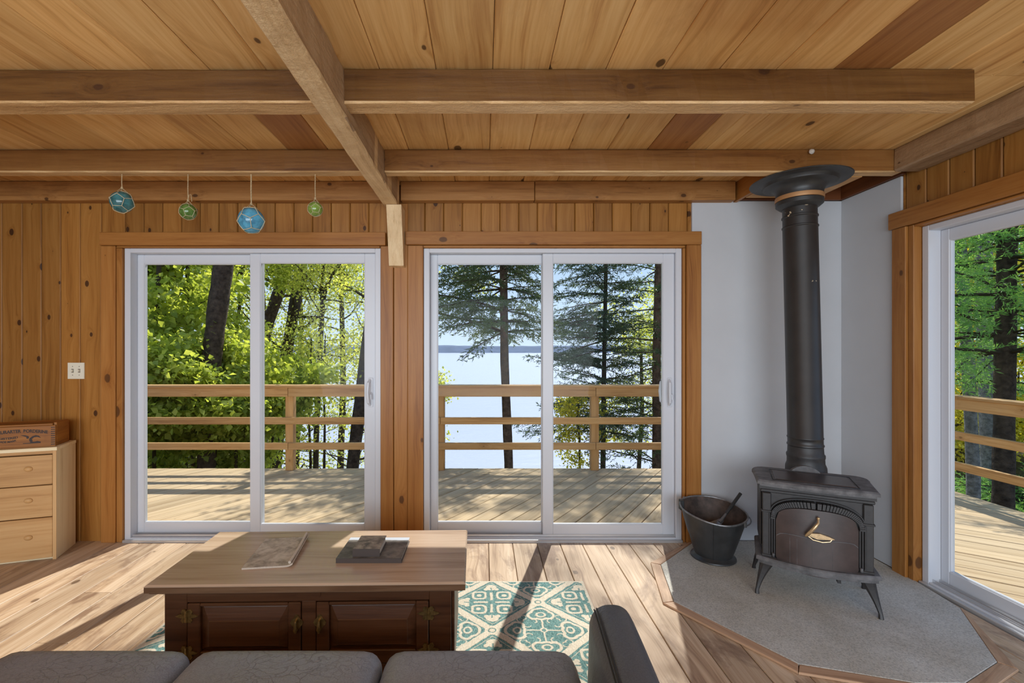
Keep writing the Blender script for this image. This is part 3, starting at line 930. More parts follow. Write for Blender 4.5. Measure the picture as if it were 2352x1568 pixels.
sliding_door('door_1', 'white vinyl sliding glass door left of the post looking into leafy woods',
             Matrix.Translation((D1[0], 3.225, 0)), D1[1] - D1[0], 0.894)
sliding_door('door_2', 'white vinyl sliding glass door right of the post looking over the lake',
             Matrix.Translation((D2[0], 3.225, 0)), D2[1] - D2[0], 0.865)
sliding_door('door_3', 'white vinyl sliding glass door in the right-hand wall beside the stove',
             Matrix(((0, 1, 0, 2.505), (-1, 0, 0, RD[0]), (0, 0, 1, 0), (0, 0, 0, 1))), RD[0] - RD[1], 0.90)

# ---- hearth
pad_poly = [(1.46, 3.21), (1.088, 2.857), (0.9987, 2.442), (1.327, 1.957), (1.72, 1.845), (1.91, 1.845), (2.177, 1.970), (2.44, 2.381), (2.47, 2.66), (2.47, 3.21)]
hearth = empty('hearth_pad', 'grey concrete hearth pad with clipped corners edged in wood under the stove', 'hearth')
cx_, cy_ = 1.75, 2.6
MB().prism([(a - cx_, b - cy_) for a, b in pad_poly], 0.0, 0.010, 0.002).build('slab', 'concrete', hearth, Matrix.Translation((cx_, cy_, 0.0015)))
for i in range(0, 7):
    a, b = Vector(pad_poly[i]), Vector(pad_poly[i + 1])
    pr = Vector(pad_poly[i - 1]) if i > 0 else a + (a - b)
    nx = Vector(pad_poly[i + 2])
    d = (b - a).normalized()
    nrm = Vector((d.y, -d.x))                   # ccw polygon would point outwards
    if nrm.dot(a - Vector((cx_, cy_))) < 0: nrm = -nrm
    def out(p, d0, d1, w=0.058):
        n0, n1 = [Vector((q.y, -q.x)) for q in (d0, d1)]
        n0 = n0 if n0.dot(p - Vector((cx_, cy_))) > 0 else -n0
        n1 = n1 if n1.dot(p - Vector((cx_, cy_))) > 0 else -n1
        m_ = n0 + n1
        return p + m_ * (w / max(0.3, 1 + n0.dot(n1)))
    A2 = out(a, (a - pr).normalized(), d) if i > 0 else a + nrm * 0.058
    B2 = out(b, d, (nx - b).normalized())
    if i == 6: B2 = b + Vector((0.014, 0.0))
    if i == 0: A2 = Vector((1.40, 3.186)) 
    L0 = frame((a.x, a.y, 0), (d.x, d.y, 0), (-d.y, d.x, 0))
    inv = L0.inverted()
    poly = [inv @ Vector((p.x, p.y, 0)) for p in (a + d * 0.002 + nrm * 0.002, A2 + d * 0.001, B2 - d * 0.001, b - d * 0.002 + nrm * 0.002)]
    poly = [(p.x, p.y) for p in poly]
    area = sum(poly[k][0] * poly[(k + 1) % 4][1] - poly[(k + 1) % 4][0] * poly[k][1] for k in range(4))
    if area < 0: poly.reverse()
    MB().prism(poly, 0.0015, 0.0105, 0.002).build('edging', 'floor_trim', hearth, L0)

# ================================================================== deck and railings
deck = empty('deck', 'weathered deck of diagonal boards wrapping round the corner outside the doors', 'deck', kind='structure')
ZD = -0.062
def deck_region(region, d, w=0.140, gap=0.007):
    d = Vector(d).normalized()
    n = Vector((-d.y, d.x))
    pr = [Vector(p).dot(n) for p in region]
    pd = [Vector(p).dot(d) for p in region]
    t = min(pr) - rng.uniform(0, w)
    while t < max(pr):
        strip = [(d * (min(pd) - 1) + n * t), (d * (max(pd) + 1) + n * t), (d * (max(pd) + 1) + n * (t + w)), (d * (min(pd) - 1) + n * (t + w))]
        poly = clip_convex([tuple(p) for p in strip], region)
        if len(poly) >= 3:
            c = Vector((sum(p[0] for p in poly) / len(poly), sum(p[1] for p in poly) / len(poly)))
            L0 = frame((c.x, c.y, ZD), (d.x, d.y, 0), (n.x, n.y, 0))
            loc = [((Vector(p) - c).dot(d), (Vector(p) - c).dot(n)) for p in poly]
            if abs(sum(loc[k][0] * loc[(k + 1) % len(loc)][1] - loc[(k + 1) % len(loc)][0] * loc[k][1] for k in range(len(loc)))) > 0.01:
                MB().prism(loc, -0.034, rng.uniform(-0.0015, 0.0015), 0.003).build('board', 'deck', deck, L0)
        t += w + gap
YD, XD = 5.43, 4.62
deck_region([(-6.4, 3.36), (2.64, 3.36), (XD, YD), (-6.4, YD)], (0.574, 0.819))
deck_region([(2.64, 3.36), (2.64, -2.4), (XD, -2.4), (XD, YD)], (0.819, -0.574))
MB().box(-6.4, XD, YD - 0.04, YD, -0.30, ZD - 0.04).box(XD - 0.04, XD, -2.4, YD - 0.04, -0.30, ZD - 0.04).build('rim_joist', 'deck', deck)

def railing(name, label, P, Q, posts, off=(0, 0, 0)):
    r = empty(name, label, 'railing')
    P, Q = Vector((*P, 0)), Vector((*Q, 0))
    d = (Q - P).normalized()
    n = Vector((-d.y, d.x, 0))                  # outward side is -n? rails sit on the inner face
    L = (Q - P).length
    inner = -n if name_inner[name] else n
    Z = ZD
    rows = ((0.790 - 0, 0.893, off[0]), (0.474, 0.552, off[1]), (0.184, 0.262, off[2]))
    bounds = [0] + [p for p in posts[1:-1]] + [L]
    for k, (z0, z1, o_) in enumerate(rows):
        # rails butt at every second post
        cuts = [0.0] + [posts[i] for i in range(len(posts)) if 0.3 < posts[i] < L - 0.3 and (i + k) % 2 == 0] + [L]
        for a, b in zip(cuts[:-1], cuts[1:]):
            c = P + d * ((a + b) / 2)
            mat4 = frame((c.x, c.y, (z0 + z1) / 2 + o_), (d.x, d.y, 0), (n.x, n.y, 0))
            s = -1 if name_inner[name] else 1
            MB().box(-(b - a) / 2 + 0.002, (b - a) / 2 - 0.002, min(0, s * 0.036), max(0, s * 0.036), -(z1 - z0) / 2, (z1 - z0) / 2, 0.003).build('rail', 'rail', r, mat4)
    c = P + d * (L / 2)
    mat4 = frame((c.x, c.y, 0.906 + off[0]), (d.x, d.y, 0), (n.x, n.y, 0))
    s = -1 if name_inner[name] else 1
    lo, hi = sorted((s * 0.050, -s * 0.098))
    MB().box(-L / 2, L / 2, lo, hi, -0.0128, 0.014, 0.003).build('cap_rail', 'rail', r, mat4)
    for p in posts:
        c = P + d * p - inner * 0.046
        mat4 = frame((c.x, c.y, (0.891 + off[0] + ZD) / 2), (0, 0, 1), (d.x, d.y, 0))
        h = (0.891 + off[0] - ZD) / 2
        MB().box(-h, h, -0.045, 0.045, -0.044, 0.044, 0.004).build('post', 'rail', r, mat4)
    return r
name_inner = {'deck_railing': True, 'side_railing': False}
railing('deck_railing', 'brown wooden deck railing with three rails between house and lake', (-6.3, YD - 0.10), (XD - 0.06, YD - 0.10),
        [0.45, 2.28, 4.06, 5.80, 7.575, 9.35, 10.80])
railing('side_railing', 'wooden deck railing seen through the door in the right-hand wall', (XD - 0.10, -2.4), (XD - 0.10, YD - 0.15),
        [0.1, 1.9, 3.7, 5.5, 7.50], off=(-0.03, 0, 0))

# ================================================================== land and water
def height(x, y):
    def ss(a, b, t):
        t = max(0.0, min(1.0, (t - a) / (b - a)))
        return t * t * (3 - 2 * t)
    base = -1.7 - 0.52 * max(0, y - 5.0)
    base = max(base, -7.5)
    left = ss(0.0, 5.0, -(x + 0.38 * y) - 0.2 + 0)
    right = ss(0.0, 4.0, x - 0.62 * y - 1.0)
    k = max(left, right)
    high = -1.4 - 0.03 * max(0, y - 6)
    z = base + (high - base) * k
    return z + 0.15 * math.sin(x * 1.3 + y * 0.7) + 0.1 * math.sin(x * 0.5 - y * 1.9)
g = MB()
NX, NY = 90, 70
g.grid(lambda u, v: (-60 + 120 * u, -8 + 70 * v, min(-0.4, height(-60 + 120 * u, -8 + 70 * v))), NX, NY)
struct(g.build('ground', 'ground', None), 'leaf-strewn bank sloping from the house to the lake')
w_ = MB().add([(-1600, 9, 0), (1600, 9, 0), (1600, 900, 0), (-1600, 900, 0)], [(0, 1, 2, 3)])
struct(w_.build('water', 'water', None, Matrix.Translation((0, 0, -6.0))), 'pale rippled lake reflecting the sky')
hl = MB()
rs = np.random.RandomState(5)
hn = 240
prof = np.convolve(rs.rand(hn + 20), np.ones(20) / 20, 'same')[10:hn + 11] * 9 + rs.rand(hn + 1) * 1.3
hl.grid(lambda u, v: (-1400 + 2800 * u, 770 + 160 * v, -6.2 + (0.0 if v == 0 else (7.2 + prof[int(round(u * hn))]) * (0.8 if v < 0.3 else 1.0 if v < 0.8 else 0.9))), hn, 4, smooth=False)
struct(hl.build('hills', 'hills', None), 'low blue-grey wooded shore across the lake')
# ================================================================== furniture
T = Matrix.Translation
def at_rot(x, y, z, deg): return T((x, y, z)) @ Matrix.Rotation(R(deg), 4, 'Z')

# ---- rug
rug = MB().prism([(-1.06, -0.6375), (1.06, -0.6375), (1.06, 0.6375), (-1.06, 0.6375)], 0, 0.007, 0.002).build('rug', 'rug', None, T((-0.494, 2.0225, 0.0015)))
tag(rug, 'teal rug with cream medallions in a diamond lattice under the coffee table', 'rug')

# ---- coffee table, local x along its front, y to the back
ZT = 0.45
tbl = empty('coffee_table', 'dark oak cabinet coffee table with wide top and panelled doors', 'coffee table', (-0.680, 2.012, 0.0086), R(1.2))
def part(mb, name, mat, parent, matrix=None): return mb.build(name, mat, parent, matrix)
H0 = ZT - 0.0086
top = MB()
hw, hd = 0.603, 0.258
poly = [(-hw, -hd), (hw, -hd), (hw, hd), (-hw, hd)]
top.prism(poly, H0 - 0.008, H0, 0.006)
edge = MB().prism(poly, H0 - 0.030, H0 - 0.0085)
edge.prism([(-hw + 0.012, -hd + 0.012), (hw - 0.012, -hd + 0.012), (hw - 0.012, hd - 0.012), (-hw + 0.012, hd - 0.012)], H0 - 0.038, H0 - 0.030)
part(top, 'top', 'oak_top', tbl)
part(edge, 'shaded_edge', 'oak_shaded_edge', tbl)  # lip of the top, split off to hold its shaded colour
bw, bd = 0.548, 0.225
body = MB()
body.box(-bw, bw, -bd + 0.022, bd, 0.05, H0 - 0.0385)                 # carcass
body.box(-bw, -bw + 0.085, -bd, -bd + 0.022, 0.05, H0 - 0.0385, 0.002).box(bw - 0.085, bw, -bd, -bd + 0.022, 0.05, H0 - 0.0385, 0.002)
body.box(-bw + 0.085, bw - 0.085, -bd, -bd + 0.022, H0 - 0.083, H0 - 0.0385, 0.002)
body.box(-0.027, 0.027, -bd, -bd + 0.022, 0.10, H0 - 0.083, 0.002)
body.box(-bw + 0.085, bw - 0.085, -bd, -bd + 0.022, 0.05, 0.115, 0.002)
part(body, 'carcass', 'oak_dark', tbl)
part(MB().box(-bw + 0.03, bw - 0.03, -bd + 0.04, bd - 0.03, 0.0, 0.05), 'plinth', 'oak_dark', tbl)
for a_, b_ in ((-bw - 0.012, -bw - 0.0005), (bw + 0.0005, bw + 0.012)):
    part(MB().box(a_, b_, -bd + 0.02, bd - 0.02, 0.06, H0 - 0.05, 0.002), 'side_panel', 'oak_dark', tbl)
# recessed finger pull in the top rail
pq = []
for sx, rot in ((1, 0), (-1, 180)):
    for k in range(7):
        t = R(-90 + 180 * k / 6 + rot)
        pq.append((sx * 0.034 + 0.013 * math.cos(t), H0 - 0.054 + 0.013 * math.sin(t)))
part(MB().prism(pq, -bd - 0.003, -bd - 0.0005, 0.0, axis='y'), 'finger_plate', 'oak_dark', tbl)
def hinge_leaf(parent, x, z, s):
    """butterfly hinge plate, s = +1 points to +x"""
    pts = [(0.000, -0.024), (0.010, -0.026), (0.016, -0.016), (0.012, -0.008), (0.024, -0.005), (0.034, 0.0), (0.024, 0.005), (0.012, 0.008), (0.016, 0.016), (0.010, 0.026), (0.000, 0.024)]
    pts2 = [(x + s * a * 1.15, z + b) for a, b in pts]
    if s < 0: pts2.reverse()
    return pts2
for s_ in (-1, 1):                               # left and right door
    dx0, dx1 = (-bw + 0.088, -0.030) if s_ < 0 else (0.030, bw - 0.088)
    z0, z1 = 0.118, H0 - 0.086
    yf = -bd - 0.004
    d = MB()
    d.box(dx0, dx0 + 0.048, yf, yf + 0.020, z0, z1, 0.003).box(dx1 - 0.048, dx1, yf, yf + 0.020, z0, z1, 0.003)
    d.box(dx0 + 0.048, dx1 - 0.048, yf, yf + 0.020, z0, z0 + 0.052, 0.003).box(dx0 + 0.048, dx1 - 0.048, yf, yf + 0.020, z1 - 0.012, z1, 0.003)
    door = part(d, 'door', 'oak_dark', tbl)
    # raised panel: sloping borders round a proud field
    px0, px1, pz0, pz1 = dx0 + 0.0485, dx1 - 0.0485, z0 + 0.0525, z1 - 0.0125
    fx0, fx1, fz0, fz1 = px0 + 0.032, px1 - 0.032, pz0 + 0.018, pz1 - 0.055
    p = MB()
    rings = [((px0, px1, pz0, pz1), yf + 0.016), ((px0 + 0.008, px1 - 0.008, pz0 + 0.008, pz1 - 0.008), yf + 0.013), ((fx0, fx1, fz0, fz1), yf + 0.003), ((fx0 + 0.002, fx1 - 0.002, fz0 + 0.002, fz1 - 0.002), yf + 0.001)]
    vs = []
    for (a, b, c, e), y in rings: vs += [(a, y, c), (b, y, c), (b, y, e), (a, y, e)]
    fs = [(k * 4 + i, k * 4 + (i + 1) % 4, k * 4 + 4 + (i + 1) % 4, k * 4 + 4 + i) for k in range(3) for i in range(4)] + [(12, 13, 14, 15)]
    p.add(vs, fs)
    part(p, 'raised_panel', 'oak_dark', door)
    hx = dx0 if s_ < 0 else dx1
    for hz in (z1 - 0.045, z0 + 0.052):
        hg = MB()
        hg.prism(hinge_leaf(None, hx - s_ * 0.004, hz, -s_), yf - 0.004, yf - 0.0005, 0, axis='y')
        hg.prism(hinge_leaf(None, hx + s_ * 0.004, hz, s_), yf - 0.004, yf + 0.001, 0, axis='y')
        hg.tube([(hx, yf - 0.005, hz - 0.022), (hx, yf - 0.005, hz + 0.022)], 0.005, 8)
        part(hg, 'hinge', 'hinge_brass', door)
    kx = dx1 - 0.014 if s_ < 0 else dx0 + 0.014
    kz = z1 - 0.075
    pl = MB()
    rose = [(0.021 * (1 + 0.16 * math.cos(4 * R(a))) * math.cos(R(a)) + kx, 0.027 * (1 + 0.16 * math.cos(4 * R(a))) * math.sin(R(a)) + kz) for a in range(0, 360, 20)]
    pl.prism(rose, yf - 0.003, yf - 0.0005, 0, axis='y')
    pl.tube([(kx, yf - 0.003, kz + 0.010), (kx, yf - 0.016, kz + 0.010)], 0.005, 8)
    pl.tube([(kx, yf - 0.014, kz + 0.010), (kx, yf - 0.016, kz - 0.006), (kx, yf - 0.016, kz - 0.022), (kx, yf - 0.015, kz - 0.034)], [0.004, 0.006, 0.009, 0.003], 8)
    part(pl, 'drop_pull', 'hinge_brass', door)

# ---- what lies on the table
ZTOP = ZT + 0.0004
mag = empty('magazine', 'worn magazine with curled right edge on the table left of the books', 'magazine', (-0.892, 2.023, ZTOP), R(7.5))
def curl(u, v, t):
    x, y = -0.103 + 0.206 * u, -0.145 + 0.29 * v
    k = max(0.0, u - 0.80) / 0.20
    return (x - 0.010 * k * k, y, 0.003 + t + 0.016 * k * k * (0.6 + 0.7 * v))
def sheet(t0, t1, shrink=0.0):
    b = MB()
    nu, nv = 14, 6
    f = lambda u, v, t: tuple(Vector(curl(u, v, t)) * 1.0 - Vector((0, 0, 0)))
    up = [f(i / nu, j / nv, t1) for j in range(nv + 1) for i in range(nu + 1)]
    lo = [f(i / nu, j / nv, t0) for j in range(nv + 1) for i in range(nu + 1)]
    n = len(up)
    fs = []
    for j in range(nv):
        for i in range(nu):
            a = j * (nu + 1) + i
            fs.append((a, a + 1, a + nu + 2, a + nu + 1))
            fs.append((n + a, n + a + nu + 1, n + a + nu + 2, n + a + 1))
    rim = [i for i in range(nu + 1)] + [(j + 1) * (nu + 1) - 1 for j in range(1, nv + 1)] + [nv * (nu + 1) + i for i in reversed(range(nu))] + [j * (nu + 1) for j in reversed(range(1, nv))]
    for k in range(len(rim)):
        a, c = rim[k], rim[(k + 1) % len(rim)]
        fs.append((a, n + a, n + c, c))
    b.add(up + lo, fs)
    return b
part(sheet(-0.003, 0.0035), 'pages', 'paper', mag)
part(sheet(0.0037, 0.0044), 'front_cover', 'cover_mag', mag)
part(MB().tube([(0.080, -0.140, 0.017), (0.083, 0.0, 0.020), (0.080, 0.142, 0.024)], 0.006, 8), 'rolled_edge', 'paper', mag)

def book(name, label, x, y, z, deg, w, l, t, cover, spine, group=None):
    b = empty(name, label, 'book', (x, y, z), R(deg))
    part(MB().box(-w / 2 + 0.004, w / 2 - 0.004, -l / 2 + 0.002, l / 2 - 0.004, 0.0025, t - 0.0025), 'pages', 'paper', b)
    part(MB().box(-w / 2, w / 2, -l / 2, l / 2, 0.0, 0.0024).box(-w / 2, w / 2, -l / 2 - 0.002, -l / 2 + 0.0015, 0.0, t), 'binding', spine, b)
    part(MB().box(-w / 2, w / 2, -l / 2 + 0.0017, l / 2, t - 0.0024, t), 'front_cover', cover, b)
    return b
book('large_book', 'large dark hardback lying on the table with a smaller book on top', -0.479, 2.033, ZTOP, 0.0, 0.272, 0.213, 0.019, 'cover_big', 'book_dark')
book('small_book', 'small thick book stacked on the large dark hardback', -0.494, 2.013, ZTOP + 0.0194, 0.5, 0.113, 0.140, 0.031, 'cover_small', 'book_dark')

# ---- sofa
sofa = empty('sofa', 'charcoal leather sofa seen from behind with three seat cushions', 'sofa', (-0.572, 0.0, 0.0))
def soft(sx, sy, sz, r, n=10, crown=0.0, shear=None):
    b = MB()
    vs, fs = rounded_box(sx, sy, sz, r, n=n, crown=crown)
    if shear: vs = [shear(Vector(v)) for v in vs]
    b.add(vs, fs, True)
    return b
for k, cxx in enumerate((-0.561, 0.0, 0.561)):
    c = soft(0.279, 0.300, 0.088, 0.055, 14, 0.012).build('seat_cushion', 'leather', sofa, T((cxx, 1.088, 0.372)))
    for sx in (-1, 1):
        pts = [(sx * 0.2795, -0.22 + 0.44 * i / 10, 0.030) for i in range(11)]
        MB().tube(pts, 0.0035, 6).build('welt_seam', 'leather', c)
    soft(0.279, 0.075, 0.20, 0.06, 8).build('back_cushion', 'leather', sofa, T((cxx, 0.70, 0.475)))
part(MB().box(-0.845, 0.845, 0.60, 1.335, 0.07, 0.262, 0.01), 'base', 'leather', sofa)
soft(0.99, 0.065, 0.325, 0.05, 10).build('backrest', 'leather', sofa, T((0.0, 0.555, 0.395)))
def arm_shape(s):
    def f(v):
        y = v.y
        return (s * (v.x + 0.085 * (y - 0.40) * 1.0 + 0.030 * (v.z - 0.1)), y, v.z + (0.02 * (1 - ((y) / 0.42) ** 2)))
    return f
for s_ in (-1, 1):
    a = soft(0.062, 0.405, 0.25, 0.055, 14, 0.0, arm_shape(s_)).build('arm', 'leather_shaded', sofa, T((s_ * 0.936, 0.975, 0.348)))
    for dx in (-0.050, -0.043):
        sm = MB()
        pts = []
        for i in range(16):
            y = -0.35 + 0.70 * i / 15
            p = Vector(arm_shape(s_)(Vector((dx, y, 0.247 + (-0.0065 if dx < -0.045 else -0.0028)))))
            pts.append(p)
        sm.tube(pts, 0.0022, 5)
        sm.build('stitching', 'rubber', a)
for sx in (-0.8, 0.8):
    for sy in (0.62, 1.28):
        part(MB().lathe([(0.018, 0.001), (0.024, 0.07)], 12, (sx, sy)), 'foot', 'oak_dark', sofa)

# ---- dresser and crate at the left
dr = empty('dresser', 'unfinished pine chest of three drawers with pale side standing in the corner', 'dresser')
dr.matrix_world = at_rot(-2.724, 2.957, 0.0008, 19.5)
DW, DD, DHh = 0.47, 0.245, 0.712
part(MB().box(-DW, -DW + 0.018, 0.002, DD, 0, DHh - 0.021).box(-DW + 0.018, -0.018, DD - 0.01, DD, 0.02, DHh - 0.021).box(-DW + 0.018, -0.018, 0.02, DD - 0.01, 0.0, 0.02), 'carcass', 'pale_lit_pine', dr)
timber('side', dr, -0.018, 0.0, 0.0, DD, 0.0, DHh - 0.021, 'z', 'pale_lit_pine', 0.001)
timber('top', dr, -DW - 0.004, 0.003, -0.004, DD, DHh - 0.0205, DHh, 'x', 'pale_lit_pine', 0.001)
timber('front_edge', dr, -0.0185, -0.0002, -0.0035, -0.0002, 0.0, DHh - 0.021, 'z', 'new_pine', 0.0)
timber('top_rail', dr, -DW, -0.019, -0.002, 0.018, DHh - 0.040, DHh - 0.021, 'x', 'new_pine', 0.001)
zz = [0.668, 0.476, 0.272, 0.012]
for k in range(3):
    z0, z1 = zz[k + 1] + 0.003, zz[k] - 0.003
    dw = timber('drawer', dr, -DW + 0.003, -0.0205, -0.003, 0.20, z0, z1, 'x', 'new_pine', 0.002)
    kn = MB()
    kn.lathe([(0.0, 0.014), (0.009, 0.013), (0.0165, 0.008), (0.019, 0.003), (0.0165, 0.0)], 18)
    kn.v = [(v[0] * 1.15, -v[2], v[1] * 0.85) for v in kn.v]
    kw = kn.build('knob', 'new_pine', dw)
    kw.matrix_local = dw.matrix_basis.inverted() @ T((-0.140, -0.0035, (z0 + z1) / 2 + 0.012))
cr = empty('wooden_crate', 'old reddish wooden crate printed with black lettering and an eagle on the pine dresser', 'crate')
cr.matrix_world = at_rot(-2.724, 2.957, 0.0, 19.5) @ T((-0.022, 0.040, 0.7134))
CW, CD, CH = 0.44, 0.175, 0.146
timber('front_board', cr, -CW, -0.001, 0.0, 0.014, 0.0, CH - 0.012, 'x', 'crate', 0.002)
timber('back_board', cr, -CW, -0.001, CD - 0.014, CD, 0.0, CH, 'x', 'crate', 0.002)
timber('end_board', cr, -0.016, 0.0, 0.0145, CD - 0.0145, 0.0, CH + 0.004, 'y', 'crate', 0.002)
timber('end_board', cr, -CW, -CW + 0.016, 0.0145, CD - 0.0145, 0.0, CH, 'y', 'crate', 0.002)
timber('bottom_board', cr, -CW + 0.016, -0.016, 0.0145, CD - 0.0145, 0.0, 0.010, 'x', 'crate', 0.001)
timber('lid_board', cr, -CW + 0.0165, -0.0165, 0.004, CD - 0.016, CH - 0.0115, CH - 0.001, 'x', 'crate', 0.002)
fj = MB()
for k in range(9):
    z = 0.010 + k * 0.0135
    fj.box(-0.024, -0.003, -0.0008, -0.0001, z, z + 0.005)
fj.build('finger_joints', 'ink', cr)
def lettering(body_, size, arc, x0, z0, width, name='lettering'):
    cu = bpy.data.curves.new('lettering', 'FONT')
    cu.body = body_
    cu.size = size
    cu.extrude = 0.0003
    cu.offset = size * 0.035
    ob = bpy.data.objects.new('lettering', cu)
    COL.objects.link(ob)
    bpy.context.view_layer.update()
    me = bpy.data.meshes.new_from_object(ob.evaluated_get(bpy.context.evaluated_depsgraph_get()))
    bpy.data.objects.remove(ob)
    xs = [v.co.x for v in me.vertices]
    a, b = min(xs), max(xs)
    for v in me.vertices:
        t = (v.co.x - a) / (b - a)
        z = v.co.y + arc * (1 - (2 * t - 1) ** 2)
        v.co = (x0 + width * t, -0.0006 - v.co.z, z0 + z)
    me.materials.clear()
    me.materials.append(M['ink'])
    o = bpy.data.objects.new(name, me)
    return put(o, cr)
lettering('ESYVEURARTER  BORDERINE', 0.027, 0.014, -0.335, 0.082, 0.295)
lettering('REGISTERED', 0.018, -0.006, -0.305, 0.062, 0.115)
lettering('TRADE MARK', 0.016, -0.008, -0.297, 0.043, 0.100)
eg = MB()
def blob(pts): eg.prism([(x - 0.135, z + 0.028) for x, z in pts], -0.0009, -0.0002, 0, axis='y')
blob([(-0.014, 0.030), (-0.004, 0.026), (0.001, 0.036), (-0.004, 0.044), (-0.020, 0.050), (-0.044, 0.052), (-0.026, 0.044), (-0.012, 0.038)])
blob([(0.014, 0.024), (0.026, 0.034), (0.042, 0.036), (0.060, 0.028), (0.050, 0.042), (0.034, 0.048), (0.018, 0.042), (0.008, 0.034)])
blob([(0.002, 0.010), (0.010, 0.004), (0.018, 0.010), (0.014, 0.026), (0.006, 0.034), (0.001, 0.026)])
blob([(-0.030, 0.000), (0.002, 0.0), (0.012, 0.008), (0.026, 0.006), (0.042, 0.010), (0.060, 0.004), (0.058, -0.004), (-0.030, -0.004)])
eg.build('eagle_emblem', 'ink', cr)

# ---- light switch
sw = empty('light_switch', 'ivory double toggle light switch plate on the knotty pine wall', 'light switch', (-2.835, YF - 0.001, 1.185))
part(MB().prism([(-0.057, -0.056), (0.057, -0.056), (0.057, 0.056), (-0.057, 0.056)], -0.006, -0.0003, 0.0, axis='y'), 'plate', 'switch', sw)
for sx in (-0.023, 0.023):
    tg = MB().box(sx - 0.005, sx + 0.005, -0.020, -0.0062, -0.006, 0.008, 0.001)
    part(tg, 'toggle', 'switch', sw)
    part(MB().box(sx - 0.008, sx + 0.008, -0.0068, -0.0061, -0.013, 0.013), 'toggle_slot', 'screw', sw)
    for sz in (-0.030, 0.030):
        b = MB().lathe([(0.0035, 0), (0.003, 0.001)], 8)
        b.v = [(v[0] + sx, -0.0061 - v[2], v[1] + sz) for v in b.v]
        part(b, 'screw', 'screw', sw)

# ---- glass floats
PHI = (1 + 5 ** 0.5) / 2
dod = [Vector((a, b, c)) for a in (-1, 1) for b in (-1, 1) for c in (-1, 1)]
for a in (-1, 1):
    for b in (-1, 1):
        dod += [Vector((0, a / PHI, b * PHI)), Vector((a / PHI, b * PHI, 0)), Vector((a * PHI, 0, b / PHI))]
dod_e = [(i, j) for i in range(20) for j in range(i + 1, 20) if abs((dod[i] - dod[j]).length - 2 / PHI) < 0.01]
def glass_float(x, y, zc, r, mat, label, ztop, turn, loop=False, squash=1.0):
    f = empty('glass_float', label, 'glass float', (x, y, zc), group='glass floats hanging from the joist')
    vs, fs = [], []
    b = MB()
    pr = [(max(0.0005, r * math.sin(math.pi * k / 16)), -r * math.cos(math.pi * k / 16) * squash) for k in range(17)]
    b.lathe(pr, 28)
    part(b, 'glass_ball', mat, f)
    n = MB()
    rot = Matrix.Rotation(R(turn), 3, 'Z') @ Matrix.Rotation(R(31.7 + turn * 0.3), 3, 'X')
    P = [(rot @ v).normalized() * r * 1.07 for v in dod]
    for i, j in dod_e: n.tube([P[i], (P[i] + P[j]) / 2 * 1.03, P[j]], r * 0.030, 5)
    part(n, 'net', 'net', f)
    c = MB()
    L = ztop - zc
    topk = r * 1.10
    for q in range(3):
        w = 2 * math.pi * q / 3 + 0.4
        c.tube([(r * 0.5 * math.cos(w), r * 0.5 * math.sin(w), r * 0.92), (r * 0.1 * math.cos(w), r * 0.1 * math.sin(w), topk + 0.012), (0, 0, topk + 0.02)], 0.0018, 5)
    c.tube([(0.001, 0, topk + 0.01), (-0.001, 0, (topk + L) / 2), (0.0, 0, L)], 0.0026 if r < 0.07 else 0.004, 6)
    c.tube([(0, 0, topk + 0.008), (0, 0, topk + 0.022)], 0.006, 8)
    if loop:
        c.tube([(0, 0, topk + 0.022), (0.006, 0, topk + 0.048), (0.018, -0.004, topk + 0.050), (0.022, -0.004, topk + 0.030), (0.024, -0.003, topk + 0.008)], 0.002, 5)
    part(c, 'hanging_cord', 'cord', f)
YJ = 2.688
def fl(px, py, rp, *a, **k):
    glass_float((px - CX) * YJ / F_PX, YJ, 1.34 + (CY - py) * YJ / F_PX, rp * YJ / F_PX, *a, **k)
fl(280, 464, 23.5, 'float_teal', 'dark teal glass float in a cord net, first from the left of the four', ZJ + 0.0005, 12)
fl(432, 486, 17.5, 'float_green', 'small dark green glass float with a loose cord loop', ZJ + 0.0005, 40, loop=True)
fl(577, 506, 28.5, 'float_blue', 'largest glass float, sky blue in a pale cord net', ZJ + 0.0005, 58)
fl(724, 480, 16.0, 'float_lime', 'small lime green glass float nearest to the long beam', ZJ + 0.0005, 25)
kn = MB()
kn.lathe([(0.004, 0.030), (0.011, 0.026), (0.015, 0.016), (0.011, 0.006), (0.006, 0.001)], 14)
kn.v = [(v[0], -v[2], v[1]) for v in kn.v]
o = kn.build('ceramic_knob', 'ceramic', None, T((1.857, 2.647, 2.456)))
tag(o, 'small white ceramic knob on the joist above the stovepipe', 'knob')

# ---- wood stove, local x along its front (to the right), local y to the back
st = empty('wood_stove', 'black cast iron wood stove with arched front door on four curved legs', 'wood stove', (1.728, 2.4216, 0.0125), R(-27.5))
ZS = 0.0125
def Pz(z): return z - ZS
W2 = 0.2375
part(MB().box(-W2, W2, 0.004, 0.295, Pz(0.215), Pz(0.597), 0.006), 'firebox', 'iron', st)
def bow(x, k, a=0.26): return -k * (1 - (x / a) ** 2)
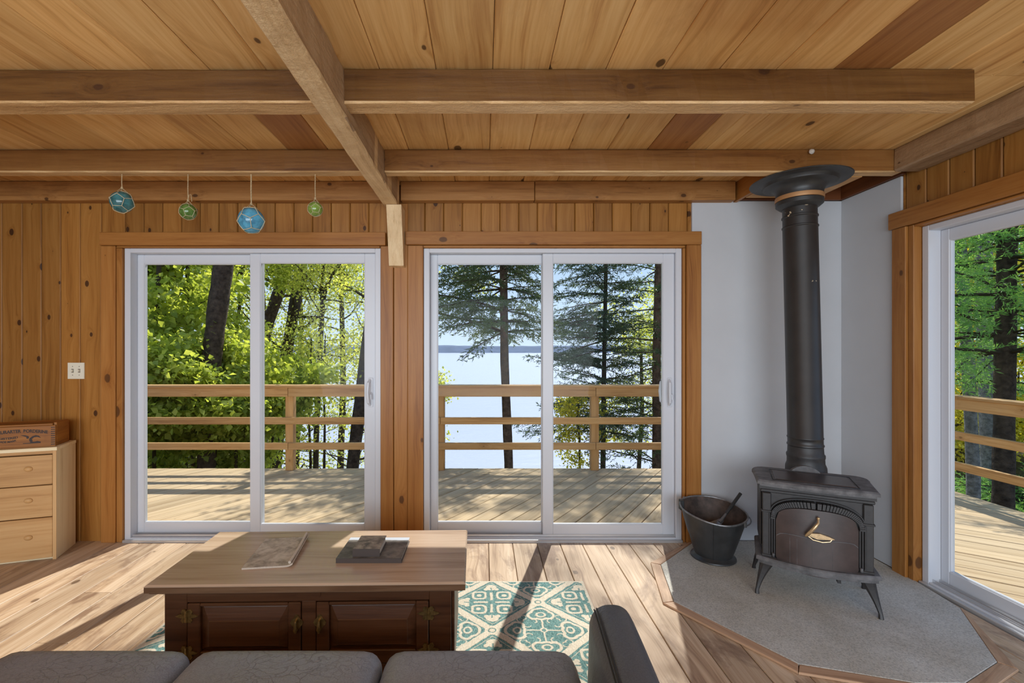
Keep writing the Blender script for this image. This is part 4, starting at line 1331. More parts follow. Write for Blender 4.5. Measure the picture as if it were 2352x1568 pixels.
# top plate: bowed front, rounded back corners
tp = []
for i in range(13):
    x = -0.262 + 0.524 * i / 12
    tp.append((x, bow(x, 0.022, 0.262) - 0.020))
for k in range(7):
    t = R(-20 + 110 * k / 6)
    tp.append((0.205 + 0.072 * math.cos(t), 0.242 + 0.075 * math.sin(t)))
for k in range(7):
    t = R(90 + 110 * k / 6)
    tp.append((-0.205 + 0.072 * math.cos(t), 0.242 + 0.075 * math.sin(t)))
def scale_poly(p, s, cy=0.15): return [(x * s, cy + (y - cy) * s) for x, y in p]
t_ = MB().prism(scale_poly(tp, 0.955), Pz(0.596), Pz(0.606)).prism(tp, Pz(0.606), Pz(0.629), 0.008)
tpl = part(t_, 'top_plate', 'iron_dusty', st)
part(MB().prism([(-0.175, 0.025), (0.175, 0.025), (0.175, 0.235), (-0.175, 0.235)], Pz(0.6293), Pz(0.6325), 0.002), 'griddle', 'iron_brown', tpl)
gr = MB()
for a, b in (((-0.188, 0.012), (0.188, 0.012)), ((0.188, 0.012), (0.188, 0.248)), ((0.188, 0.248), (-0.188, 0.248)), ((-0.188, 0.248), (-0.188, 0.012))):
    gr.tube([(*a, Pz(0.629)), (*b, Pz(0.629))], 0.0028, 6)
part(gr, 'griddle_rim', 'rubber', tpl)
# base flange
bp = [(-0.268 + 0.536 * i / 12, bow(-0.268 + 0.536 * i / 12, 0.055, 0.268) - 0.018) for i in range(13)]
bp += [(0.268, 0.06), (0.262, 0.29), (0.23, 0.315), (-0.23, 0.315), (-0.262, 0.29), (-0.268, 0.06)]
fl_ = MB().prism(scale_poly(bp, 0.96), Pz(0.178), Pz(0.196)).prism(bp, Pz(0.196), Pz(0.216), 0.006)
part(fl_, 'base_flange', 'iron_dusty', st)
part(MB().box(-0.13, 0.13, 0.02, 0.25, Pz(0.150), Pz(0.179), 0.004).box(0.09, 0.105, -0.02, 0.03, Pz(0.146), Pz(0.178)), 'ash_pan', 'iron', st)
# legs
for sx in (-1, 1):
    for sy in (0, 1):
        lg = MB()
        n = 10
        vs, fs = [], []
        for k in range(n + 1):
            t = k / n
            z = 0.182 + (0.0 - 0.182) * t
            w = 0.036 * (1 - t) ** 1.7 + 0.010
            dpt = 0.026 * (1 - t) ** 1.5 + 0.010
            if t > 0.93: w, dpt = w + 0.003, dpt + 0.003
            ox = sx * (0.254 + 0.022 * t ** 1.3 - w)
            oy = (0.012 - 0.035 * t ** 1.6) if sy == 0 else (0.275 + 0.030 * t ** 1.6)
            for q in range(8):
                a = 2 * math.pi * (q + 0.5) / 8
                vs.append((ox + w * max(-0.8, min(0.8, math.cos(a) * 1.1)), oy + dpt * max(-0.8, min(0.8, math.sin(a) * 1.1)), z))
        for k in range(n):
            for q in range(8):
                j = (q + 1) % 8
                fs.append((k * 8 + q, k * 8 + j, (k + 1) * 8 + j, (k + 1) * 8 + q))
        fs += [tuple(range(8)), tuple(n * 8 + q for q in reversed(range(8)))]
        lg.add(vs, fs, True)
        part(lg, 'leg', 'iron', st)
# front: cornice, corner columns with flutes
part(MB().prism([(-0.252, 0.0), (0.252, 0.0), (0.252, 0.05), (-0.252, 0.05)], Pz(0.578), Pz(0.5955), 0.0).box(-0.246, 0.246, -0.002, 0.05, Pz(0.560), Pz(0.578), 0.004), 'cornice', 'iron', st)
for sx in (-1, 1):
    cl = MB().box(sx * 0.2175 - 0.021, sx * 0.2175 + 0.021, -0.010, 0.010, Pz(0.217), Pz(0.560), 0.004)
    for k in range(3):
        cl.tube([(sx * (0.2075 - 0.0) + (k - 1) * 0.011 * 1 - sx * 0.014, -0.011, Pz(0.235)), (sx * 0.2075 + (k - 1) * 0.011 - sx * 0.014, -0.011, Pz(0.452))], 0.0042, 6)
    cl.box(sx * 0.2175 - 0.026, sx * 0.2175 + 0.026, -0.016, 0.008, Pz(0.456), Pz(0.466), 0.002)
    cl.box(sx * 0.2175 - 0.024, sx * 0.2175 + 0.024, -0.015, 0.008, Pz(0.217), Pz(0.229), 0.002)
    part(cl, 'column', 'iron', st)
    for hz in (0.462, 0.232):
        part(MB().tube([(sx * 0.188, -0.018, Pz(hz - 0.010)), (sx * 0.188, -0.018, Pz(hz + 0.010))], 0.007, 8), 'hinge_pin', 'iron_dusty', st)
# arched door: a half-ellipse head over a rectangle, bowed to the front
DWH = 0.176
def head(x, a, zs, rise):
    q = min(1.0, abs(x) / a)
    return zs + rise * (1 - q ** 2.6) ** (1 / 2.6)
def doorpt(u, v, a, zs, rise, zb, drop, y0, kb):
    x = -a + 2 * a * u
    zt = head(x, a, zs, rise)
    z_b = zb - drop * (1 - (x / a) ** 2) + 0.022 * max(0.0, (abs(x) / a - 0.9) / 0.1) ** 2
    z = z_b + (zt - z_b) * v
    return (x, y0 + bow(x, kb, a * 1.02) * (1 - 0.35 * v), Pz(z))
dd = MB()
nu, nv = 28, 14
fr_ = [doorpt(i / nu, j / nv, DWH, 0.425, 0.082, 0.205, 0.034, -0.016, 0.042) for j in range(nv + 1) for i in range(nu + 1)]
bk = [(x, 0.0, z) for x, y, z in fr_]
n_ = len(fr_)
fs = [(j * (nu + 1) + i, j * (nu + 1) + i + 1, (j + 1) * (nu + 1) + i + 1, (j + 1) * (nu + 1) + i) for j in range(nv) for i in range(nu)]
rim = [i for i in range(nu + 1)] + [(j + 1) * (nu + 1) - 1 for j in range(1, nv + 1)] + [nv * (nu + 1) + i for i in reversed(range(nu))] + [j * (nu + 1) for j in reversed(range(1, nv))]
dd.add(fr_, fs, True)
dd.add([fr_[k] for k in rim] + [bk[k] for k in rim], [(k, (k + 1) % len(rim), len(rim) + (k + 1) % len(rim), len(rim) + k) for k in range(len(rim))])
fd = dd.build('front_door', 'iron_brown', st)
ln = MB()
ln.tube([Vector(doorpt(i / 20, 0.56 + 0.02 * abs(i / 10 - 1), DWH * 0.985, 0.425, 0.082, 0.205, 0.034, -0.0175, 0.042)) for i in range(21)], 0.0022, 6)
for xx_ in (-0.115, -0.085, -0.02, 0.065):
    ln.tube([Vector(doorpt((xx_ + DWH) / (2 * DWH), v, DWH, 0.425, 0.082, 0.205, 0.034, -0.0162, 0.042)) for v in (0.06, 0.2, 0.35, 0.52)], 0.0008, 4)
part(ln, 'door_bead', 'iron_dusty', fd)
# ribbed arch band over the door and the panel above
ar = MB()
NS = 46
def arch(t, a, rise):
    """t 0..1 from left spring to right spring"""
    w = math.pi * (1 - t)
    c, s2 = math.cos(w), math.sin(w)
    e = 2 / 2.6
    return (math.copysign(abs(c) ** e, c) * a, 0.425 + rise * abs(s2) ** e)
for k in range(NS):
    t0, t1 = k / NS + 0.002, (k + 1) / NS - 0.003
    q = [arch(t0, DWH + 0.004, 0.086), arch(t1, DWH + 0.004, 0.086), arch(t1, DWH + 0.024, 0.116), arch(t0, DWH + 0.024, 0.116)]
    ar.prism([(x, Pz(z)) for x, z in reversed(q)], -0.020 + bow(q[0][0], 0.020, 0.21), -0.001, 0, axis='y')
part(ar, 'arch_band', 'iron', st)
am = MB()
am.tube([(arch(k / 40, DWH + 0.030, 0.124)[0], -0.008, Pz(arch(k / 40, DWH + 0.030, 0.124)[1])) for k in range(41)], 0.004, 6)
part(am, 'arch_moulding', 'iron', st)
# latch handle
yh = -0.016 - 0.042
hd_ = MB()
hd_.tube([(0.004, yh - 0.004, Pz(0.470)), (0.001, yh - 0.022, Pz(0.455)), (-0.012, yh - 0.026, Pz(0.435)), (-0.044, yh - 0.020, Pz(0.388)), (-0.050, yh - 0.012, Pz(0.378))], [0.006, 0.006, 0.0085, 0.0085, 0.006], 10)
hd_.lathe([(0.001, 0.008), (0.007, 0.004), (0.008, 0.0), (0.006, -0.004), (0.001, -0.007)], 10, (0.004, yh - 0.006))
for i in range(len(hd_.v) - 50, len(hd_.v)): hd_.v[i] = (hd_.v[i][0], hd_.v[i][1], hd_.v[i][2] + Pz(0.474))
part(hd_, 'latch_handle', 'brass', fd)
lp = MB().prism([(-0.050, Pz(0.383)), (0.0, Pz(0.368)), (0.050, Pz(0.374)), (0.072, Pz(0.380)), (0.050, Pz(0.388)), (0.010, Pz(0.398)), (-0.040, Pz(0.392))], yh - 0.010, yh + 0.006, 0, axis='y')
lp.tube([(-0.045, yh - 0.012, Pz(0.382)), (-0.020, yh - 0.014, Pz(0.364)), (0.020, yh - 0.012, Pz(0.358)), (0.052, yh - 0.010, Pz(0.366)), (0.062, yh - 0.006, Pz(0.380))], 0.0032, 8)
part(lp, 'latch_plate', 'brass', fd)
# side scroll plates
for sx in (-1, 1):
    sp_ = MB().box(sx * (W2 + 0.0005), sx * (W2 + 0.010), 0.03, 0.27, Pz(0.26), Pz(0.55), 0.004) if sx > 0 else MB().box(-(W2 + 0.010), -(W2 + 0.0005), 0.03, 0.27, Pz(0.26), Pz(0.55), 0.004)
    part(sp_, 'side_plate', 'iron', st)

# ---- stovepipe
sp = empty('stovepipe', 'black stovepipe rising from the stove to a round ceiling collar', 'stovepipe', (1.905, 2.772, 0.0))
pr_ = MB()
pr_.lathe([(0.090, 0.7605), (0.094, 0.765), (0.094, 0.772), (0.090, 0.777), (0.090, 0.805), (0.093, 0.809), (0.093, 0.814), (0.090, 0.818), (0.090, 2.06), (0.094, 2.064), (0.094, 2.070), (0.089, 2.074),
           (0.089, 2.120), (0.094, 2.124), (0.094, 2.131), (0.089, 2.135), (0.089, 2.30)], 40)
lean = Matrix(((1, 0, -0.012, 0.018), (0, 1, 0.018, -0.020), (0, 0, 1, 0), (0, 0, 0, 1)))
pr_.xf(lean)
po = pr_.build('pipe', 'pipe', sp)
po.data.transform(T((0, 0, -0.60)))
po.location = (0, 0, 0.60)
el = MB()
el.lathe([(0.104, 0.52), (0.106, 0.600), (0.104, 0.640), (0.096, 0.662), (0.095, 0.690), (0.098, 0.700), (0.098, 0.712), (0.092, 0.72), (0.090, 0.76)], 36)
el.xf(lean)
dy = Vector((0.462, 0.887, 0)).normalized()
part(el, 'elbow', 'iron', st, st.matrix_basis.copy().inverted() @ T((1.905, 2.772, 0)))
co = MB()
a0 = Vector((0.0, 0.0, 0.575)) - dy * 0.05
a1 = Vector((0.0, 0.0, 0.575)) - dy * 0.112
co.tube([a0, (a0 + a1) / 2, a1], [0.088, 0.088, 0.088], 24)
part(co, 'flue_outlet', 'iron_dusty', st, st.matrix_basis.copy().inverted() @ T((1.905, 2.772, 0)))
cc = MB()
ZF = 2.3465
cc.lathe([(0.255, ZF), (0.262, ZF - 0.004), (0.258, ZF - 0.008), (0.200, ZF - 0.010), (0.196, ZF - 0.013), (0.190, ZF - 0.030), (0.176, ZF - 0.036), (0.150, ZF - 0.040), (0.132, ZF - 0.052), (0.124, ZF - 0.068), (0.122, ZF - 0.080), (0.122, ZF - 0.094), (0.09, ZF - 0.094)], 56)
part(cc, 'ceiling_collar', 'steel_dark', sp)
part(MB().lathe([(0.10, ZF - 0.120), (0.125, ZF - 0.120), (0.126, ZF - 0.107), (0.125, ZF - 0.0945), (0.10, ZF - 0.0945)], 48), 'copper_band', 'copper', sp)
part(MB().lathe([(0.090, ZF - 0.168), (0.102, ZF - 0.164), (0.122, ZF - 0.146), (0.123, ZF - 0.124), (0.118, ZF - 0.1205), (0.09, ZF - 0.1205)], 48), 'lower_ring', 'steel_dark', sp)
for ch in sp.children:
    if ch.name.split('.')[0] in ('ceiling_collar', 'copper_band', 'lower_ring'): ch.location = (-0.009, 0.021, 0)

# ---- coal bucket with shovel
bk_ = empty('coal_bucket', 'black metal ash bucket on the hearth beside the lake-view door', 'bucket', (1.459, 2.957, 0.0125))
def rim_z(t):            # t measured from +x
    return 0.286 + 0.018 * math.sin(t) + 0.024 * max(0, math.sin(t)) + 0.022 * max(0, -math.cos(t)) ** 2 + 0.006 * max(0, math.cos(t))
NB = 48
def bucket_ring(r, zf, inner=0.0):
    out = []
    for i in range(NB):
        t = 2 * math.pi * i / NB
        z = zf if not callable(zf) else zf(t)
        sq = 1.0 + (0.03 * math.cos(2 * t) if r > 0.15 else 0)
        out.append(((r - inner) * sq * math.cos(t), (r - inner) * math.sin(t), z))
    return out
def skin(rings, name, mat, parent, smooth=True):
    b = MB()
    vs = [p for r_ in rings for p in r_]
    fs = [(k * NB + i, k * NB + (i + 1) % NB, (k + 1) * NB + (i + 1) % NB, (k + 1) * NB + i) for k in range(len(rings) - 1) for i in range(NB)]
    b.add(vs, fs, smooth)
    return b
lerp = lambda a, b, t: a + (b - a) * t
rings = []
for k in range(9):
    q = k / 8
    rings.append(bucket_ring(lerp(0.108, 0.190, q ** 0.92), (lambda q: (lambda t: lerp(0.020, rim_z(t), q)))(q)))
b = skin(rings, 'bucket_wall', 'steel_dark', bk_)
part(b, 'bucket_wall', 'steel_dark', bk_)
rin = [[(x * 0.985, y * 0.985, z + 0.0005) for x, y, z in r_] for r_ in rings[1:]]
b = skin(rin, 'lining', 'steel_inside', bk_)
b.f.append(tuple(reversed(range(NB)))); b.sm.append(False)
part(b, 'lining', 'steel_inside', bk_)
rt = MB()
rr = bucket_ring(0.191, rim_z)
rt.tube(rr + [rr[0]], 0.0055, 8, caps=False)
part(rt, 'rolled_rim', 'steel_rim', bk_)
fb = MB().lathe([(0.085, 0.004), (0.130, 0.0), (0.134, 0.004), (0.132, 0.010), (0.112, 0.022), (0.107, 0.030), (0.085, 0.030)], NB)
part(fb, 'foot_ring', 'steel_dark', bk_)
for t in (R(245), R(65)):
    sm = MB()
    pts = [(lerp(0.1085, 0.1915, q ** 0.92) * math.cos(t), lerp(0.1085, 0.1915, q ** 0.92) * math.sin(t), lerp(0.024, rim_z(t) - 0.004, q)) for q in [k / 8 for k in range(9)]]
    sm.tube(pts, 0.0028, 5)
    part(sm, 'seam', 'steel_dark', bk_)
bl = MB()
pts = []
for k in range(21):
    t = R(-55 + 180 * k / 20)
    r_ = 0.200 + 0.012 * math.sin(math.pi * k / 20)
    pts.append((r_ * 1.03 * math.cos(t), r_ * math.sin(t), rim_z(t) - 0.016 - 0.014 * math.sin(math.pi * k / 20)))
bl.tube(pts, 0.0038, 8)
for t in (R(-55), R(125)):
    c = (0.196 * 1.02 * math.cos(t), 0.196 * math.sin(t), rim_z(t) - 0.012)
    bl.box(c[0] - 0.008, c[0] + 0.008, c[1] - 0.006, c[1] + 0.006, c[2] - 0.014, c[2] + 0.018, 0.002)
part(bl, 'bail_handle', 'steel_rim', bk_)
tabm = MB().box(-0.175, -0.150, 0.075, 0.110, 0.270, 0.335, 0.003)
part(tabm, 'pour_tab', 'steel_dark', bk_)
sh = empty('ash_shovel', 'small steel ash shovel leaning in the metal bucket', 'shovel', (1.459, 2.957, 0.0125))
s0, s1 = Vector((0.045, -0.02, 0.245)), Vector((0.192, 0.03, 0.395))
sb = MB()
def scoop(u, v):
    d = (s1 - s0).normalized()
    side = Vector((-0.25, 1.0, 0.1)).normalized()
    nn = d.cross(side).normalized()
    w = (u - 0.5) * (0.095 * (0.35 + 0.65 * min(1.0, v * 2.2)))
    return s0 - d * (0.14 * v) + side * w + nn * (0.022 * (4 * (u - 0.5) ** 2) * min(1.0, v * 2)) + Vector((-0.02 * v, 0, -0.012 * v))
sb.grid(scoop, 10, 10)
part(sb, 'blade', 'shovel', sh)
part(MB().tube([s0 - (s1 - s0) * 0.10, s0 + (s1 - s0) * 0.08, s0 + (s1 - s0) * 0.25], [0.012, 0.009, 0.006], 10), 'socket', 'shovel', sh)
part(MB().tube([s0 + (s1 - s0) * 0.22, s0 + (s1 - s0) * 0.5, s1], [0.0085, 0.010, 0.0105], 10), 'grip', 'steel_dark', sh)
# ================================================================== trees
def wx(px, y): return (px - CX) * y / F_PX
def wz(py, y): return 1.34 + (CY - py) * y / F_PX

class Leaves:
    def __init__(s): s.V, s.tint = [], []
    def diamonds(s, P, A, B, L, Wd, fold, tint):
        """P base points, A unit axes, B unit sides: one folded diamond (2 triangles) per leaf"""
        N = np.cross(A, B)
        L, Wd = L[:, None], Wd[:, None]
        v0 = P
        v1 = P + A * L * 0.45 + B * Wd * 0.5 + N * L * fold
        v2 = P + A * L
        v3 = P + A * L * 0.45 - B * Wd * 0.5 + N * L * fold
        s.V.append(np.stack([v0, v1, v2, v3], 1).reshape(-1, 3))
        s.tint.append(np.repeat(tint, 2))
    def build(s, name, mat, parent):
        V = np.concatenate(s.V).astype(np.float32)
        n = len(V) // 4
        base = (np.arange(n) * 4)[:, None]
        idx = np.concatenate([base + np.array([0, 1, 2]), base + np.array([0, 2, 3])], 1).reshape(-1).astype(np.int32)
        me = bpy.data.meshes.new(name)
        me.vertices.add(len(V))
        me.vertices.foreach_set('co', V.reshape(-1))
        me.loops.add(len(idx))
        me.loops.foreach_set('vertex_index', idx)
        me.polygons.add(n * 2)
        me.polygons.foreach_set('loop_start', np.arange(n * 2, dtype=np.int32) * 3)
        me.update(calc_edges=True)
        at = me.attributes.new('tint', 'FLOAT', 'FACE')
        at.data.foreach_set('value', np.concatenate(s.tint).astype(np.float32))
        me.materials.append(M[mat])
        o = bpy.data.objects.new(name, me)
        o['kind'] = 'stuff'
        return put(o, parent)

def unit(a): return a / np.maximum(1e-9, np.linalg.norm(a, axis=-1, keepdims=True))
def scatter_leaves(lv, rs, centers, per, spread, size, flat=0.5, droop=0.3, width=0.75, tint_bias=0.0):
    """clusters of broad leaves round the given points"""
    C = np.repeat(np.asarray(centers), per, 0)
    P = C + rs.normal(0, 1, C.shape) * np.array([spread, spread, spread * flat])
    A = unit(rs.normal(0, 1, P.shape) + np.array([0, 0, -droop]))
    N0 = unit(rs.normal(0, 0.55, P.shape) + np.array([0, 0, 1.0]))
    B = unit(np.cross(N0, A))
    L = size * rs.uniform(0.6, 1.25, len(P))
    lv.diamonds(P, A, B, L, L * width, 0.12, np.clip(rs.beta(2, 2, len(P)) + tint_bias, 0, 1))

def wander(rs, p, d, length, n, jitter, lift=0.0):
    pts = [Vector(p)]
    d = Vector(d).normalized()
    for k in range(n):
        d = (d + Vector(rs.normal(0, jitter, 3)) + Vector((0, 0, lift))).normalized()
        pts.append(pts[-1] + d * (length / n))
    return pts
def along(pts, t):
    f = t * (len(pts) - 1)
    i = min(int(f), len(pts) - 2)
    return pts[i].lerp(pts[i + 1], f - i), (pts[i + 1] - pts[i]).normalized()

def trunk_mesh(pts, r0, r1, n=10, rough=0.06, rs=None):
    b = MB()
    P, rr = [], []
    K = 24
    for k in range(K + 1):
        p, _ = along(pts, k / K)
        P.append(p)
        rr.append((r0 + (r1 - r0) * k / K) * (1 + rough * (rs.rand() - 0.5) * 2) * (1.25 if k == 0 else 1))
    b.tube(P, rr, n)
    return b

def broadleaf(name, label, cat, trunk, r0, r1, bark, leaf, seed, nb=14, blen=1.6, t0=0.35, per=26, spread=0.16, size=0.09, sub=3, group=None,
              extra_trunks=(), lift=0.05, leaf_from=0.35, flat=0.6, branch_r=0.35, dirs=None, tint=0.0):
    rs = np.random.RandomState(seed)
    base = Vector(trunk[0])
    t = empty(name, label, cat, base, group=group)
    pts = [Vector(p) - base for p in trunk]
    trunk_mesh(pts, r0, r1, 10, 0.06, rs).build('trunk', bark, t)
    paths = [(pts, r0, r1)]
    for tr, ra, rb in extra_trunks:
        q = [Vector(p) - base for p in tr]
        trunk_mesh(q, ra, rb, 8, 0.05, rs).build('trunk', bark, t)
        paths.append((q, ra, rb))
    lv, br, cen = Leaves(), MB(), []
    for k in range(nb):
        q, ra, rb = paths[k % len(paths)]
        tt = t0 + (1 - t0) * (k + rs.rand()) / nb
        p, d = along(q, tt)
        az = rs.uniform(0, 2 * math.pi) if dirs is None else R(rs.uniform(*dirs))
        dv = Vector((math.cos(az), math.sin(az), rs.uniform(-0.05, 0.7)))
        L = blen * rs.uniform(0.6, 1.2)
        rad = max(0.006, (ra + (rb - ra) * tt) * branch_r)
        bp_ = wander(rs, p, dv, L, 6, 0.22, lift)
        br.tube(bp_, list(np.linspace(rad, 0.005, len(bp_))), 5, caps=False)
        for s_ in range(sub):
            ts = rs.uniform(0.25, 0.95)
            ps, ds = along(bp_, ts)
            sd_ = (ds + Vector(rs.normal(0, 0.7, 3))).normalized()
            sl = L * rs.uniform(0.25, 0.5)
            sp2 = wander(rs, ps, sd_, sl, 4, 0.25, 0.02)
            br.tube(sp2, list(np.linspace(max(0.004, rad * 0.4), 0.003, len(sp2))), 4, caps=False)
            for u in np.linspace(0.3, 1.0, 4): cen.append(along(sp2, u)[0][:])
        for u in np.linspace(leaf_from, 1.0, 4): cen.append(along(bp_, u)[0][:])
    if per:
        scatter_leaves(lv, rs, cen, per, spread, size, flat, tint_bias=tint)
        lv.build('foliage', leaf, t)
    bo = br.build('branches', 'twig', t, fix=False)
    bo['kind'] = 'stuff'
    return t

def conifer(name, label, trunk, r0, r1, bark, leaf, seed, z0, z1, len0, len1, step=0.28, per_whorl=5, droop=0.25, dens=1.0, blade=0.085, bw=0.016,
            group=None, bias=None, tw=0.33, skip=0.0, gap=0.0):
    """whorled boughs between heights z0 and z1 (world), each a flat spray of twigs set with needle tufts"""
    rs = np.random.RandomState(seed)
    base = Vector(trunk[0])
    t = empty(name, label, 'tree', base, group=group)
    pts = [Vector(p) - base for p in trunk]
    trunk_mesh(pts, r0, r1, 10, 0.05, rs).build('trunk', bark, t)
    top = pts[-1].z
    br, lv = MB(), Leaves()
    Ps, As, Bs, Ls = [], [], [], []
    z = z0 - base.z
    az0 = rs.uniform(0, 6.28)
    while z < z1 - base.z:
        f = (z - (z0 - base.z)) / max(1e-6, (z1 - z0))
        p, _ = along(pts, min(0.999, max(0.0, z / top)))
        Lm = len0 + (len1 - len0) * f
        for k in range(per_whorl):
            if rs.rand() < skip: continue
            az = az0 + 2 * math.pi * k / per_whorl + rs.uniform(-0.35, 0.35)
            L = Lm * rs.uniform(0.65, 1.15)
            dv = Vector((math.cos(az), math.sin(az), rs.normal(0.10, 0.17)))
            if bias is not None:
                wgt = dv.x * bias[0] + dv.y * bias[1]
                L *= max(0.35, 1 + 0.6 * wgt)
            bp_ = [p]
            d = dv.normalized()
            n = 7
            for q in range(n):
                d = (d + Vector((rs.normal(0, 0.06), rs.normal(0, 0.06), -droop / n + (droop * 1.4 / n if q > n * 0.6 else 0)))).normalized()
                bp_.append(bp_[-1] + d * (L / n))
            br.tube(bp_, list(np.linspace(max(0.007, 0.012 * L), 0.003, n + 1)), 4, caps=False)
            nt = int(max(4, L * 19 * dens))
            for q in range(nt):
                u = gap + (1 - gap) * (0.14 + 0.86 * (q + rs.rand()) / nt)
                if u > 0.999: u = 0.999
                ps, ds = along(bp_, u)
                side = ds.cross(Vector((0, 0, 1))).normalized() * (1 if q % 2 else -1)
                td = (ds * 0.75 + side * rs.uniform(0.4, 0.9) + Vector((0, 0, rs.normal(-0.22, 0.34)))).normalized()
                tl = tw * L * (1.05 - u) ** 0.6 * rs.uniform(0.6, 1.2)
                tl = min(0.62, max(0.10, tl))
                m = int(max(6, tl / 0.016 * dens))
                s_ = np.linspace(0.05, 1, m)[:, None]
                tp_ = np.array(ps[:])[None] + np.array(td[:])[None] * s_ * tl + np.array([0, 0, -0.10])[None] * (s_ ** 2) * tl
                Ps.append(tp_)
                As.append(unit(np.array(td[:])[None] * 0.9 + rs.normal(0, 0.62, (m, 3)) * np.array([1, 1, 0.7])))
            m = int(L / 0.03 * dens)
            u_ = rs.uniform(0.2, 1, m)
            if m:
                Ps.append(np.array([along(bp_, min(0.999, a))[0][:] for a in u_]) + rs.normal(0, 0.008, (m, 3)))
                As.append(unit(rs.normal(0, 0.7, (m, 3)) + np.array([math.cos(az), math.sin(az), 0.0]) * 0.6))
        z += step * rs.uniform(0.75, 1.25)
        az0 += 0.8
    P, A = np.concatenate(Ps), np.concatenate(As)
    B = unit(np.cross(A, unit(rs.normal(0, 1, P.shape))))
    L = blade * rs.uniform(0.6, 1.3, len(P))
    clump = 0.5 + 0.5 * np.sin(P[:, 0] * 3.1 + P[:, 2] * 2.3 + seed) * np.cos(P[:, 1] * 2.7 - P[:, 2] * 1.9)
    lv.diamonds(P, A, B, L, np.full(len(P), bw), 0.0, np.clip(0.55 * clump + 0.45 * rs.rand(len(P)), 0, 1))
    lv.build('needles', leaf, t)
    bo = br.build('boughs', 'twig', t, fix=False)
    bo['kind'] = 'stuff'
    return t

def line(p0, p1, Y0, Y1, bend=0.0, n=8, down=3.5, seed=0):
    """trunk path through two photo points, carried on down to the ground"""
    a = Vector((wx(p0[0], Y0), Y0, wz(p0[1], Y0)))
    b = Vector((wx(p1[0], Y1), Y1, wz(p1[1], Y1)))
    d = (b - a)
    low = b + d.normalized() * 0.0
    g = height(low.x, low.y) - 0.15
    if low.z > g:
        k = (low.z - g)
        low = Vector((b.x + d.x / abs(d.z) * k * 0.6, b.y + d.y / abs(d.z) * k * 0.6, g))
    pts = []
    rs = np.random.RandomState(seed)
    full = [low, b, a]
    up = a + (a - b).normalized() * down
    full.append(up)
    for i in range(len(full) - 1):
        m = max(2, n // 3)
        for k in range(m):
            t = k / m
            q = full[i].lerp(full[i + 1], t)
            if 0 < i or k > 0: q = q + Vector((rs.normal(0, bend), rs.normal(0, bend), 0))
            pts.append(q)
    pts.append(full[-1])
    return pts

# ---- left door: big leaning trunk, maples, saplings
broadleaf('oak_tree', 'thick dark leaning trunk of a tree behind the left door pane', 'tree', line((512, 600), (487, 840), 7.1, 7.1, 0.015, down=3.0, seed=1), 0.125, 0.150, 'trunk_dark', 'leaf_green', 11,
          nb=6, blen=1.6, t0=0.75, per=22, spread=0.20, size=0.10, branch_r=0.25)
for i, (x, Y, top_, w, lab, nb_, per_) in enumerate([
        (362, 7.6, 520, 0.05, 'leafy maple sapling with bright green leaves at the left edge of the left door', 24, 24),
        (428, 8.4, 560, 0.05, 'leafy maple sapling with bright green leaves between the door edge and the thick trunk', 24, 24),
        (300, 8.6, 480, 0.07, 'bushy green maple mostly hidden by the left door frame', 24, 24),
        (405, 10.5, 470, 0.08, 'taller maple behind the saplings seen in the left door', 24, 24),
        (548, 10.8, 640, 0.05, 'leafy sapling right of the thick trunk behind the door stile', 18, 22)]):
    p = line((x + 6, top_), (x, 900), Y, Y, 0.05, down=0.6, seed=20 + i)
    broadleaf('maple_tree', lab, 'tree', p, w, 0.02, 'twig', 'leaf_green', 30 + i, nb=nb_, blen=1.35, t0=0.18, per=per_, spread=0.17, size=0.115, sub=3, group='leafy maples behind the left door', lift=0.03)
for i, (x, Y, top_, lab) in enumerate([
        (350, 6.9, 900, 'low leafy shrub below the railing at the left end of the left door'),
        (440, 7.1, 900, 'low leafy shrub below the railing in the middle of the left pane'),
        (530, 7.4, 900, 'low leafy shrub below the railing beside the door stile'),
        (625, 8.2, 930, 'low leafy shrub below the railing left of the railing post')]):
    p = line((x, top_), (x + 4, 1010), Y, Y, 0.04, down=0.2, seed=40 + i)
    broadleaf('leafy_shrub', lab, 'shrub', p, 0.03, 0.012, 'twig', 'leaf_green', 50 + i, nb=22 if i < 3 else 14, blen=0.85, t0=0.2, per=34, spread=0.13, size=0.10, sub=3, group='shrubs below the railing', lift=0.03)
